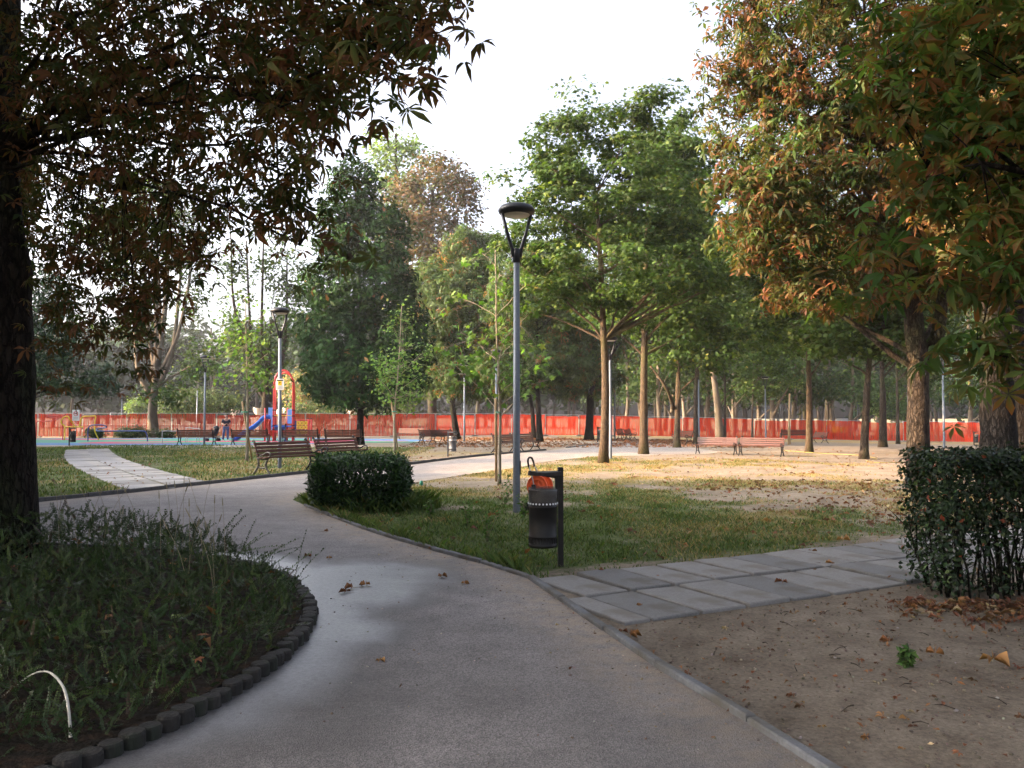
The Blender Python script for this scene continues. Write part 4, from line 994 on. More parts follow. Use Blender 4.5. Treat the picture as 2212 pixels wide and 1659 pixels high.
# ---- benches: front is -y, x along the seat
BL = 1.95
def bench_frame():
    m = MB(); W_ = .045
    def strip(pts, r):
        P = smooth_path(pts, 4)
        # flat iron bar: ribbon of boxes as a 4-sided tube
        m.tube(P, r, 6)
    strip([(0, .34, 0), (0, .27, .05), (0, .15, .2), (0, .13, .3), (0, .16, .42), (0, .20, .56), (0, .29, .83), (0, .33, .86), (0, .345, .82)], [.026] * 33)
    strip([(0, -.30, 0), (0, -.25, .05), (0, -.13, .2), (0, -.13, .3), (0, -.19, .41)], [.026] * 17)
    strip([(0, .15, .2), (0, .0, .17), (0, -.13, .2)], [.02] * 9)
    strip([(0, .17, .42), (0, .0, .385), (0, -.12, .40), (0, -.25, .43)], [.02] * 13)
    strip([(0, .205, .55), (0, .10, .49), (0, -.02, .50), (0, -.13, .56), (0, -.24, .56), (0, -.28, .49), (0, -.22, .44)], [.021] * 25)
    return m
bf = bench_frame().mesh('leg_frame', M['iron'], True); bf_w = bench_frame().mesh('leg_frame_worn', M['iron_worn'], True)
seat_y = [(-.225, .447, -.08), (-.125, .437, .02), (-.025, .432, .05), (.075, .436, .09)]
back_s = [(.15, .50), (.185, .59), (.22, .68), (.255, .77)]
def slat_mesh(mat, seat): return MB().bbox((0, 0, 0), (BL, .088 if seat else .03, .032 if seat else .074), .007).mesh('slat', M[mat])
SL = {k: (slat_mesh(k, True), slat_mesh(k, False)) for k in ('slat', 'slat_sunlit')}
def bench(pos, face, label, mat='slat', worn=False, strap=False, s=1.0):
    """face: angle of the direction the sitter looks, from +x"""
    r = empty('park_bench', pos, face + PI / 2, label, 'bench', 'benches of the park'); r.scale = (s, s, s)
    for x in (-BL / 2 + .06, BL / 2 - .06):
        f = link_mesh('leg_frame', bf_w if (worn and x * worn > 0) else bf, None, r); f.location = (x, 0, 0)
    for y_, z_, a in seat_y:
        o = link_mesh('seat_slat', SL[mat][0], None, r); o.location = (0, y_, z_); o.rotation_euler = (a, 0, 0)
    for y_, z_ in back_s:
        o = link_mesh('back_slat', SL[mat][1], None, r); o.location = (0, y_ - .02, z_); o.rotation_euler = (-.36, 0, 0)
    if strap:
        MB().tube([(0, .17, .46), (0, .30, .82)], .014, 5).build('back_strap', M['iron'], r)
    return r
R_ = math.radians
bench(Vector((-6.35, 23.7, .0)), R_(-30), 'nearest bench, its worn arm towards the path, below the warning sign', worn=-1, s=1.1)
bench(Vector((-5.75, 28.0, .0)), R_(-30), 'second bench partly hidden behind the round laurel bush', s=1.08)
for xd, lb in ((425, 'leftmost of the four benches seen from behind along the playground'), (541, 'playground bench seen from behind right of the standing man'), (650, 'playground bench seen from behind before the red climbing arch'), (742, 'playground bench seen from behind half hidden by the evergreen trunk')):
    g = G(xd, 961.5); bench(g, R_(90 + rnd.uniform(-2, 2)), lb, strap=True, s=1.1)
bench(G(884, 950), R_(-112), 'small far bench right of the evergreen before the pale netting')
bench(G(934, 957), R_(-40), 'left bench of the close pair by the leaning black chestnut')
bench(G(958, 957), R_(-40), 'right bench of the close pair by the leaning black chestnut')
bench(G(1098, 977), R_(-32), 'bench left of the near lamp post across the path')
bench(G(1136, 974), R_(-32), 'bench just right of the near lamp post across the path')
bench(G(1547, 981.5), R_(-121), 'left one of the two red sunlit benches', 'slat_sunlit', s=.9)
bench(G(1644, 985), R_(-121), 'right one of the two red sunlit benches', 'slat_sunlit', s=.93)
bench(G(1345, 951), R_(-20), 'left of two dark benches by the low lamp post', s=1.0)
bench(G(1362, 952), R_(-20), 'right of two dark benches by the low lamp post', s=1.0)
bench(G(1474, 959), R_(-165), 'dark bench half hidden behind the mossy forked maple')
bench(G(1718, 954), R_(84), 'reddish far bench seen from behind before the fence', 'slat_sunlit', s=1.25)
bench(G(1768, 957), R_(-172), 'dark bench seen end on right of the smooth sunlit maple')

# ---- litter bins
M['bin'] = pm('bin_metal', (.010, .009, .0085), (.006, .0055, .005), 10, .5, .1, c3=(.022, .016, .013), c3scale=5, spec=.3)
M['bin_grey'] = pm('bin_metal_grey', (.06, .07, .085), (.045, .052, .065), 10, .5)
def bag_material():
    m, t, b = new_mat('bin_liner'); N, L = t.nodes, t.links
    b.inputs['Base Color'].default_value = (.13, .12, .11, 1); b.inputs['Roughness'].default_value = .25
    no = N.new('ShaderNodeTexNoise'); no.inputs['Scale'].default_value = 7; no.inputs['Distortion'].default_value = 1.5; no.inputs['Detail'].default_value = 1
    tr = N.new('ShaderNodeBsdfTransparent'); mx = N.new('ShaderNodeMixShader')
    mr = N.new('ShaderNodeMapRange'); mr.inputs['To Min'].default_value = .15; mr.inputs['To Max'].default_value = .6; L.new(no.outputs[0], mr.inputs['Value'])
    L.new(mr.outputs[0], mx.inputs[0]); L.new(tr.outputs[0], mx.inputs[1]); L.new(b.outputs[0], mx.inputs[2]); L.new(mx.outputs[0], N['Material Output'].inputs['Surface'])
    bp = N.new('ShaderNodeBump'); bp.inputs['Strength'].default_value = .6; L.new(no.outputs[0], bp.inputs['Height']); L.new(bp.outputs[0], b.inputs['Normal'])
    return m
M['bag'] = bag_material()
def shell(prof, n=28):
    """open lathe surface without caps"""
    V, F = [], []
    for r, z in prof:
        for k in range(n):
            a = 2 * PI * k / n; V.append((r * math.cos(a), r * math.sin(a), z))
    for i in range(len(prof) - 1):
        for k in range(n): j = (k + 1) % n; F.append((i*n+k, i*n+j, i*n+n+j, i*n+n+k))
    return MB().add(V, F)
def litter_bin(pos, rz, label, mat='bin', flip=False, detail=True):
    r = empty('litter_bin', pos, rz, label, 'bin', 'litter bins')
    if flip: r.rotation_euler = (0, 0, rz + PI)
    MB().bbox((0, 0, .5), (.055, .055, 1.1), .008).build('post', M[mat], r)
    # hood: flat bowed plate on a bracket
    top = []; n = 14
    for k in range(n + 1):
        a = PI / 2 + PI * k / n; top.append(Vector((-.19 + .165 * math.cos(a), .15 * math.sin(a), 0)))
    top += [Vector((.0, -.10, 0)), Vector((.0, .10, 0))]
    h = MB(); m_ = len(top)
    lo_ = [p + Vector((0, 0, .965 + .055 * (p.x + .35) / .35 * 0 - .0)) for p in top]
    up_ = [Vector((p.x * .97, p.y * .96, .995 + .018 * (1 - (p.y / .16) ** 2))) for p in top]
    h.add(lo_ + up_, [tuple(range(m_ - 1, -1, -1)), tuple(range(m_, 2 * m_))] + [(i, (i + 1) % m_, m_ + (i + 1) % m_, m_ + i) for i in range(m_)])
    h.build('hood', M[mat], r)
    MB().prism([Vector((-.02, 0, .7)), Vector((-.02, 0, .965)), Vector((-.26, 0, .965)), Vector((-.06, 0, .93)), Vector((-.055, 0, .72))], (0, 0, 0), (0, .05, 0)).build('bracket', M[mat], r)
    c = Vector((-.19, 0, 0)); R0 = .152
    b = shell([(R0 * .2, .205), (R0 * .97, .205), (R0, .22), (R0 * 1.01, .235), (R0 * .985, .24), (R0 * .985, .31), (R0 * 1.01, .315), (R0 * 1.01, .325), (R0 * .985, .33), (R0 * .985, .62), (R0 * 1.02, .625), (R0 * 1.02, .64), (R0 * .985, .645), (R0 * .985, .80), (R0 * 1.03, .81), (R0 * .95, .812), (R0 * .93, .3), (.01, .28)]).build('basket', M[mat], r, True)
    b.location = c
    if detail:
        m = MB()
        for k in range(26):
            a = 2 * PI * k / 26; m.box((R0 * .99 * math.cos(a), R0 * .99 * math.sin(a), .275), (.008, .012, .05), Matrix.Rotation(a, 3, 'Z'))
        s = m.build('slots', M['black'], b); s['kind'] = 'stuff'
        m = MB()
        for k in range(26):
            a = 2 * PI * k / 26; m.lathe([(.002, -.003), (.010, -.003), (.010, .003), (.002, .003)], 8)
            m.v[-32:] = [tuple(Matrix.Rotation(a, 3, 'Z') @ (Vector((z_, x_, y_)) + Vector((R0 * 1.045, 0, .668)))) for x_, y_, z_ in m.v[-32:]]
        m.build('rim_holes', M['white_sheet'], b)['kind'] = 'stuff'
    V_ = []
    g = shell([(R0 * 1.03, .675), (R0 * 1.06, .70), (R0 * 1.045, .77), (R0 * 1.05, .825), (R0 * .99, .832), (R0 * .92, .80), (R0 * .9, .60)])
    g.v = [(x_ * (1 + rnd.uniform(-.02, .02)), y_ * (1 + rnd.uniform(-.02, .02)), z_ + rnd.uniform(-.006, .006)) for x_, y_, z_ in g.v]
    o = g.build('bin_liner', M['bag'], r, True); o.location = c
    return r
litter_bin(G(1211, 1222), R_(6), 'black litter bin with a clear liner beside the slab path')
litter_bin(G(967.5, 986), R_(6), 'grey litter bin on the lawn edge before the leaning chestnut', 'bin_grey', flip=True)
litter_bin(G(149.5, 963), R_(6), 'dark litter bin by the blue exercise bar', flip=True, detail=False)
litter_bin(G(1291, 957), R_(20), 'dark litter bin half hidden left of the tallest maple trunk', flip=True, detail=False)
litter_bin(G(2104, 962), R_(10), 'litter bin post showing just over the clipped hedge', flip=True, detail=False)

# ---- hose reel cart behind the bin
M['orange'] = pm('orange_plastic', (.72, .10, .02), (.62, .08, .015), 6, .4)
g = G(1166, 1104)
hr = empty('hose_reel_cart', g, R_(-28), 'orange hose reel cart with a black handle behind the black litter bin', 'hose reel')
for y_ in (-.10, .12):
    m = MB(); prof = [(.02, -.012), (.055, -.014), (.06, -.004), (.09, -.003), (.105, -.012), (.125, -.012), (.14, -.003), (.165, -.003), (.178, -.016), (.19, -.012), (.19, .012), (.178, .012), (.02, .012)]
    m.lathe(prof, 32); m.v = [(x_, z_ , y__) for x_, y__, z_ in m.v]
    w_ = m.build('reel_disc', M['orange'], hr, True); w_.location = (0, y_, .42)
    m = MB()
    for k in range(5):
        a = 2 * PI * k / 5; m.bbox((.075 * math.cos(a), 0, .075 * math.sin(a)), (.11, .03, .016), .003, Matrix.Rotation(-a, 3, 'Y'))
    m.build('spokes', M['orange'], w_)
MB().tube([(0, -.1, .42), (0, .12, .42)], .05, 14).build('drum', M['orange'], hr)
def side(y_): return [(-.15, y_, .02), (-.12, y_, .2), (-.05, y_, .42), (-.10, y_ * .9, .62), (-.17, y_ * .72, .80)]
for y_ in (-.13, .15): MB().tube(smooth_path(side(y_), 4), .011, 8).build('frame_tube', M['steel'], hr, True)
MB().tube(smooth_path([(-.155, -.098, .74), (-.175, -.096, .83), (-.185, -.06, .885), (-.188, .01, .90), (-.185, .07, .885), (-.175, .106, .83), (-.155, .112, .74)], 4), .017, 8).build('handle_grip', M['black'], hr, True)
MB().bbox((-.05, -.13, .41), (.07, .03, .09), .01).build('hub_cover', M['black'], hr)
for y_ in (-.15, .17):
    m = MB().lathe([(.02, -.02), (.07, -.02), (.08, -.01), (.08, .01), (.07, .02), (.02, .02)], 18); m.v = [(x_, z_, y__) for x_, y__, z_ in m.v]
    m.build('wheel', M['black'], hr).location = (-.15, y_, .08)
MB().tube([(-.05, -.13, .4), (.12, -.13, .03), (.12, .15, .03), (-.05, .15, .4)], .011, 6).build('stand', M['black'], hr)
M['hose'] = pm('yellow_hose', (.26, .2, .04), None, 10, .5)
hp = [G(x_, y_, .02) for x_, y_ in ((1690, 974), (1790, 981), (1850, 984), (1878, 988), (1895, 992), (1880, 994), (1872, 997), (1890, 1000), (1930, 1000), (1962, 999), (1972, 994), (1990, 990))]
tag(MB().tube(smooth_path(hp, 6), .014, 6).build('garden_hose', M['hose'], None, True), 'thin yellow garden hose lying across the sunny ground left of the hedge', 'hose')
tag(MB().lathe([(.03, -.02), (.045, .0), (.045, .07), (.03, .085), (.03, .10), (.012, .105)], 12, G(1908 * 1.0, 1046) * 0).build('hose_nozzle', M['tie'], None, True, loc=G(910, 1048)), 'small green plastic cap standing in the grass right of the laurel bush', 'cap')

# ---- saplings with stakes
SAP = [(3, (.085, .15, .036)), (2, (.06, .11, .03)), (1, (.12, .17, .045))]
def sapling(label, bx_, by_, top, ells, r0, ncl, per, size, clr, stake, tm=TM_MAPLE, mids=(), pal=SAP, stl='', limbs=18):
    g = G(bx_, by_); Y = g.y
    t_ = tree('young_tree', label, g, AT(top[0], top[1], Y), r0, [E(a, b_, Y, c, d, c * PX(Y)) for a, b_, c, d in ells], bark='bark_young', mids=[AT(a, b_, Y) for a, b_ in mids], r1=.012, ncl=ncl, per=per, size=size, tm=tm, pal=pal, clr=clr, limbs=limbs, twigs=ncl, up=.7, out=.3, rr=.9, lo=.3, sag=.05, twig_r=.006, sides=8, rl=.45)
    (ax, ay), (bx2, by2) = stake
    a, b_ = G(ax, ay), AT(bx2, by2, Y - .06)
    st = tag(MB().tube([a - Vector((0, 0, .05)), a.lerp(b_, .5), b_], .034, 9).build('tree_stake', M['stake'], None, True), stl, 'stake', 'tree stakes')
    return t_, st
t_, st = sapling('young tree with large leaves just left of the near lamp post', 1078, 1048, (1070, 540), [(1065,560,60,70),(1020,680,60,60),(1120,640,55,80),(1060,760,110,55),(1150,800,50,40),(990,800,45,40),(1100,840,80,30)], .042, 120, 3, (.2, .3), .13, ((1072, 1040), (1071, 862)), stl='wooden stake tied with green to the young tree left of the near lamp post', mids=[(1080, 900), (1074, 750)])
mb = MB().tube([AT(1078, 890, G(1078, 1048).y) + Vector((.06 * math.cos(a) - .02, .07 * math.sin(a), .01 * math.sin(a))) for a in np.linspace(0, 2 * PI, 15)], .013, 6)
o = mb.build('tie', M['tie'], None); o.parent = t_; o.matrix_parent_inverse = Matrix.Translation(-t_.location)
t_, st = sapling('slender young tree with loose pale leaves right of the dark evergreen', 853, 975, (868, 660), [(870,710,30,50),(840,780,40,40),(900,770,40,40),(860,830,60,35),(880,860,50,20)], .06, 150, 7, (.13, .2), .24, ((860, 974), (845, 868)), stl='wooden stake leaning on the slender young tree right of the evergreen', tm=TM_MAPLE_S, mids=[(852, 890), (860, 800)], limbs=14)
mb = MB().tube([AT(852, 889, G(853, 975).y) + Vector((.1 * math.cos(a), .1 * math.sin(a), 0)) for a in np.linspace(0, 2 * PI, 13)], .025, 5)
o = mb.build('tie', M['tie'], None); o.parent = t_; o.matrix_parent_inverse = Matrix.Translation(-t_.location)
t_, st = sapling('young tree with fresh green leaves left of the sign carrying lamp post', 533, 996, (530, 640), [(530,690,45,45),(500,740,40,40),(560,740,40,50),(520,800,60,35),(560,820,35,30)], .06, 130, 4, (.13, .2), .22, ((545, 993), (523, 868)), stl='slanting wooden stake behind the nearest bench and young tree', tm=TM_MAPLE_S, mids=[(535, 900), (533, 780)], limbs=14)
mb = MB().tube([AT(529, 890, G(533, 996).y) + Vector((.12 * math.cos(a), .1 * math.sin(a), 0)) for a in np.linspace(0, 2 * PI, 13)], .025, 5)
o = mb.build('tie', M['tie'], None); o.parent = t_; o.matrix_parent_inverse = Matrix.Translation(-t_.location)
for xs_, lb in ((1703, 'pair of stakes'), ):
    a = G(xs_, 961)
    tag(MB().tube([a, a + Vector((.12, 0, 3.2))], .05, 7).build('tree_stake', M['stake'], None, True), 'taller left stake of a pair before the fence right of the sunlit maple', 'stake', 'tree stakes')
    a = G(xs_ + 4, 960)
    tag(MB().tube([a, a + Vector((-.06, 0, 2.3))], .045, 7).build('tree_stake', M['stake'], None, True), 'shorter right stake of a pair before the fence right of the sunlit maple', 'stake', 'tree stakes')

# ---- temporary fence with plastic netting
def net_material(name, c, c2, dens_):
    m, t, b = new_mat(name); N, L = t.nodes, t.links
    b.inputs['Base Color'].default_value = (*c, 1); b.inputs['Roughness'].default_value = .9; b.inputs['Specular IOR Level'].default_value = .05
    tl = N.new('ShaderNodeBsdfTranslucent'); tl.inputs[0].default_value = (*c2, 1)
    m1 = N.new('ShaderNodeMixShader'); m1.inputs[0].default_value = .45; L.new(b.outputs[0], m1.inputs[1]); L.new(tl.outputs[0], m1.inputs[2])
    tr = N.new('ShaderNodeBsdfTransparent'); m2 = N.new('ShaderNodeMixShader')
    tc = N.new('ShaderNodeTexCoord'); mp = N.new('ShaderNodeMapping'); mp.inputs['Scale'].default_value = (14, 1, .7); L.new(tc.outputs['Object'], mp.inputs[0])
    no = N.new('ShaderNodeTexNoise'); no.inputs['Scale'].default_value = 1.0; no.inputs['Detail'].default_value = 3; L.new(mp.outputs[0], no.inputs['Vector'])
    mr = N.new('ShaderNodeMapRange'); mr.inputs['From Min'].default_value = .3; mr.inputs['From Max'].default_value = .7; mr.inputs['To Min'].default_value = dens_ - .22; mr.inputs['To Max'].default_value = min(1, dens_ + .2)
    L.new(no.outputs[0], mr.inputs['Value']); L.new(mr.outputs[0], m2.inputs[0]); L.new(tr.outputs[0], m2.inputs[1]); L.new(m1.outputs[0], m2.inputs[2])
    L.new(m2.outputs[0], N['Material Output'].inputs['Surface']); return m
M['net_red'] = net_material('netting_red', (.46, .026, .004), (.50, .03, .004), .8)
M['net_dull'] = net_material('netting_dull', (.30, .034, .018), (.33, .038, .02), .8)  # duller, browner tone for the left stretch of the fence
FP = [(-52, 66.5), (-30, 66.5), (-12, 68), (-3, 71), (6, 76), (16, 79), (30, 80), (38, 79), (46, 77), (62, 74)]
fl = dens(smooth_path([Vector((a, b_, 0)) for a, b_ in FP], 6), .5)
PW, PH = 3.5, 1.95
fr = MB()
for x in (-PW / 2 + .025, PW / 2 - .025): fr.tube([(x, 0, 0), (x, 0, PH)], .021, 6)
for z in (.12, PH - .02): fr.tube([(-PW / 2 + .025, 0, z), (PW / 2 - .025, 0, z)], .017, 6)
fr_me = fr.mesh('frame', M['steel'])
wi = MB()
for k in range(34):
    x = -PW / 2 + .1 + k * (PW - .2) / 33; wi.box((x, .012, PH / 2 + .05), (.007, .007, PH - .2))
for z in (.7, 1.3): wi.box((0, .018, z), (PW - .1, .007, .007))
wi_me = wi.mesh('wire_grid', M['steel'])
def net_mesh(mat, seed, lo_=.06, cut=0):
    r_ = random.Random(seed); nx, nz_ = 28, 6; V, F = [], []
    for j in range(nz_ + 1):
        for i in range(nx + 1):
            x = -PW / 2 + .02 + (PW - .04) * i / nx; z = lo_ + (PH - lo_ - .03 - (.10 if seed % 3 == 1 else .0)) * j / nz_ - ((.05 * abs(math.sin(i * .34 + seed)) + .03 * r_.random()) if j == nz_ else 0)
            V.append((x, -.03 + .014 * math.sin(i * 1.9 + seed) + r_.uniform(-.006, .006), z))
    for j in range(nz_):
        for i in range(nx): a = j * (nx + 1) + i; F.append((a, a + 1, a + nx + 2, a + nx + 1))
    return MB().add(V, F).mesh('netting', M[mat], True)
nets = {'net_red': [net_mesh('net_red', k) for k in range(3)], 'net_dull': [net_mesh('net_dull', k + 5) for k in range(3)]}
ft = MB().bbox((0, 0, .05), (.55, .22, .11), .02).mesh('concrete_foot', M['slab'])
cum = [0]
for a, b_ in zip(fl[:-1], fl[1:]): cum.append(cum[-1] + (b_ - a).length)
s_ = 0; k = 0; n_dull = 0
def nth(n): return str(n) + {1: 'st', 2: 'nd', 3: 'rd'}.get(n % 10 if n not in (11, 12, 13) else 0, 'th')
def flp(s):
    i = int(np.clip(np.searchsorted(cum, s), 1, len(fl) - 1)); t = (s - cum[i-1]) / (cum[i] - cum[i-1]); return fl[i-1].lerp(fl[i], t)
while s_ + PW < cum[-1]:
    a, b_ = flp(s_), flp(s_ + PW); c = (a + b_) / 2; c.z = float(gz(c.x, c.y))
    dull = c.x < -5.5
    slope = float(gz(b_.x, b_.y) - gz(a.x, a.y)) / PW
    pxx = int(round(1106 + FPX * c.x / c.y)); side_ = 'dull pinkish' if dull else 'bright red'
    kk = (k if dull else k - n_dull) + 1
    if dull: n_dull = k + 1
    r = empty('fence_panel', c, math.atan2(b_.y - a.y, b_.x - a.x), '%s fence panel with %s netting, counted from the left' % (nth(kk), side_), 'fence', 'dull fence panels' if dull else 'red fence panels')
    r.rotation_euler = (0, -math.atan(slope), math.atan2(b_.y - a.y, b_.x - a.x))
    link_mesh('frame', fr_me, None, r); w_ = link_mesh('wire_grid', wi_me, None, r); w_['kind'] = 'stuff'
    link_mesh('netting', nets['net_dull' if dull else 'net_red'][k % 3], None, r)
    o = link_mesh('concrete_foot', ft, None, r); o.location = (PW / 2, 0, 0)
    s_ += PW + .03; k += 1

# ---- playground equipment (positions along the far plane)
def tubes(label, name, Y, parts, mat, r=.042, cat='exercise bar', feet=()):
    g = AT(*Z1(parts[0][0][0], 640), Y); base = Vector((g.x, Y, .02)); root = empty(name, base, 0, label, cat)
    for pts in parts:
        P = [AT(*Z1(*p[:2]), Y) + Vector((0, p[2] if len(p) > 2 else 0, 0)) - base for p in pts]
        P = [Vector((p.x, p.y, max(p.z, 0.0))) for p in P]
        MB().tube(smooth_path(P, 5), r, 8).build('bar', M[mat], root, True)
    return root
tubes('yellow looped exercise bar in the playground', 'yellow_bar', 57.5, [[(425, 668), (426, 560), (428, 498), (395, 465), (392, 430), (420, 395), (462, 386), (485, 420), (495, 490, .5)], [(428, 500), (520, 499), (632, 500)], [(585, 497), (600, 450), (612, 405), (640, 387), (700, 385), (762, 384), (756, 440), (752, 500), (762, 560), (768, 658, .4)]], 'yellow')
tubes('dark red snaking handrail left of the yellow bar', 'red_bar', 58.5, [[(405, 655), (403, 520), (400, 440), (385, 395), (345, 382), (250, 377), (228, 388), (300, 402), (352, 408), (340, 422), (250, 438), (120, 437)], [(120, 437), (115, 655)]], 'red', .035)
tubes('low blue snaking balance bar', 'blue_bar', 54.5, [[(680, 665), (680, 560), (690, 505), (730, 482), (830, 478), (878, 492), (850, 510, .3), (775, 515, .4), (750, 530, .3), (800, 545), (1000, 545), (1270, 545), (1310, 560), (1325, 600), (1330, 665)]], 'blue_navy')
tubes('grey steel parallel bars behind the leftmost playground bench', 'parallel_bars', 50.5, [[(1490, 700), (1490, 560), (1495, 546), (1600, 546), (1690, 546), (1692, 560), (1692, 700)], [(1690, 700, .8), (1690, 520, .8), (1700, 512, .8), (1840, 524, .8), (1842, 540, .8), (1840, 700, .8)], [(1700, 700, 1), (1700, 575, 1), (1770, 566, 1), (1800, 570, 1), (1790, 700, 1)]], 'steel', .022)
# play tower
tw = G(613, 953.5); K = .00345                 # metres per pixel of the 1659 px enlargement (1000..1300) at this depth
tr_ = empty('play_tower', Vector((tw.x, tw.y, .05)), 0, 'red and blue climbing tower with a tall double arch and slide', 'play tower')
def T(px, py): return ((px - 640) * K, (1425 - py) * K)
def arch(x0, x1, zt, y_):
    n = 12; c = (x0 + x1) / 2; rr_ = (x1 - x0) / 2; zs = zt - rr_ * 1.55
    pts = [(x0, y_, 0), (x0, y_, 1.5), (x0, y_, zs)] + [(c - rr_ * math.cos(PI * k / n), y_, zs + rr_ * 1.55 * math.sin(PI * k / n)) for k in range(1, n)] + [(x1, y_, zs), (x1, y_, 1.5), (x1, y_, 0)]
    MB().tube(pts, .06, 10).build('arch', M['red'], tr_, True)
arch(T(430, 0)[0], T(790, 0)[0], T(0, 95)[1] - .05, .55); arch(T(485, 0)[0], T(850, 0)[0], T(0, 80)[1], -.55)
mb = MB()
for py in (838, 952, 1135, 1205):
    for px, y_ in ((485, -.55), (850, -.55), (430, .55), (790, .55)):
        mb.lathe([(.062, -.035), (.085, -.03), (.085, .03), (.062, .035)], 10, (T(px, 0)[0], y_, T(0, py)[1]))
mb.build('clamps', M['black'], tr_)['kind'] = 'stuff'
for px, y_, h_ in ((318, .5, 790), (660, .6, 790), (318, -.5, 800)):
    MB().tube([(T(px, 0)[0], y_, 0), (T(px, 0)[0], y_, T(0, h_)[1])], .055, 10).build('post', M['red'], tr_, True)
MB().bbox(((T(640, 0)[0]), 0, T(0, 1150)[1]), (1.35, 1.2, .08), .01).build('platform', M['blue'], tr_)
MB().bbox((T(610, 0)[0], -.5, T(0, 1165)[1] - .02), (.75, .04, .36), .01).build('skirt_panel', M['blue_navy'], tr_)
MB().bbox((T(640, 0)[0], -.56, T(0, 1250)[1]), (1.2, .05, .12), .01).build('step_board', M['red'], tr_)
MB().bbox((T(380, 0)[0], .02, T(0, 900)[1]), (.30, .04, .75), .03).build('side_panel', M['blue_light'], tr_)
MB().bbox((T(715, 0)[0], .5, T(0, 960)[1]), (.33, .04, .95), .03).build('side_panel', M['blue_light'], tr_)
MB().bbox((T(445, 0)[0], -.45, T(0, 1030)[1]), (.09, .04, 1.3), .02).build('side_panel', M['blue_light'], tr_)
MB().tube([(T(500, 0)[0], -.58, T(0, 945)[1]), (T(830, 0)[0], -.58, T(0, 945)[1])], .022, 8).build('yellow_rail', M['yellow'], tr_)
MB().tube([(T(730, 0)[0], -.75, T(0, 1100)[1]), (T(745, 0)[0], -.85, .0)], .05, 8).build('brace', M['black'], tr_)
MB().tube([(T(738, 0)[0], -.9, 0), (T(738, 0)[0], -.9, .1)], .06, 8).build('brace_foot', M['blue_navy'], tr_)
# slide chute
prof = [T(400, 940), T(330, 930), T(270, 945), T(215, 990), T(150, 1060), T(60, 1130), T(-20, 1180), T(-120, 1240), T(-230, 1330), T(-300, 1370)]
V, F = [], []
cs = [(-.27, .22), (-.25, .24), (-.22, .22), (-.2, .02), (0, 0), (.2, .02), (.22, .22), (.25, .24), (.27, .22), (.27, -.04), (-.27, -.04)]
for x_, z_ in smooth_path([Vector((a, b_, 0)) for a, b_ in prof], 3) and [(p.x, p.y) for p in smooth_path([Vector((a, b_, 0)) for a, b_ in prof], 3)]:
    for cy_, cz_ in cs: V.append((x_, cy_ - .1, max(z_ + cz_ - .22, .02)))
nc = len(cs)
for i in range(len(V) // nc - 1):
    for j in range(nc): F.append((i*nc+j, i*nc+(j+1) % nc, i*nc+nc+(j+1) % nc, i*nc+nc+j))
MB().add(V, F).build('slide', M['blue'], tr_, True)
# noughts and crosses panel
pn = MB()
for r_i in range(3):
    for c_i, px in enumerate((940, 1010, 1085)):
        x_, z_ = T(px, 1088 + r_i * 80); cube = MB().bbox((x_, -.3, z_), (.205, .10, .235), .02).build('game_block', M['yellow'], tr_)
        if (r_i * 3 + c_i) % 4 == 3:
            MB().tube([(x_ + .055 * math.cos(a), -.36, z_ + .07 * math.sin(a)) for a in np.linspace(0, 2 * PI, 13)], .009, 5).build('nought', M['black'], cube)
        else:
            m = MB(); m.box((x_, -.355, z_), (.15, .01, .02), Matrix.Rotation(.9, 3, 'Y')); m.box((x_ + .002, -.358, z_), (.15, .01, .02), Matrix.Rotation(-.9, 3, 'Y')); m.build('cross', M['black'], cube)
for px in (1130, 1188): MB().tube([(T(px, 0)[0], -.3, 0), (T(px, 0)[0], -.3, T(0, 1010)[1])], .06, 10).build('post', M['red'], tr_, True)
for px in (1130, 1188): MB().lathe([(.07, 0), (.075, .03), (.05, .06), (.01, .07)], 10, (T(px, 0)[0], -.3, T(0, 1012)[1])).build('post_cap', M['black'], tr_)
MB().tube([(T(860, 0)[0], -.3, T(0, 1030)[1]), (T(1188, 0)[0], -.3, T(0, 1030)[1])], .03, 8).build('rail', M['red'], tr_)
MB().bbox((T(885, 0)[0], -.3, T(0, 1140)[1]), (.1, .04, .7), .01).build('purple_panel', M['blue_navy'], tr_)

# ---- the man with the phone
M['skin'] = pm('skin', (.36, .20, .14), (.33, .18, .125), 8, .55)
M['navy'] = pm('navy_cotton', (.012, .016, .034), (.008, .011, .022), 20, .9, .2)
M['jeans'] = pm('jeans', (.08, .14, .27), (.045, .085, .18), 9, .9, .2)
M['hair'] = pm('dark_hair', (.02, .016, .013), None, 30, .7)
def skin_mesh(name, pts, edges, rads, mat, parent, sub=2):
    me = bpy.data.meshes.new(name); me.from_pydata(pts, edges, []); o = link_mesh(name, me, M[mat], parent)
    o.modifiers.new('skin', 'SKIN').use_smooth_shade = True
    for i, r in enumerate(rads): me.skin_vertices[0].data[i].radius = r if isinstance(r, tuple) else (r, r)
    me.skin_vertices[0].data[0].use_root = True
    s = o.modifiers.new('sub', 'SUBSURF'); s.levels = sub; s.render_levels = sub
    return o
pg = G(488, 953)
man = empty('person', pg, R_(25), 'standing man in a navy polo shirt and blue jeans looking at his phone', 'person')
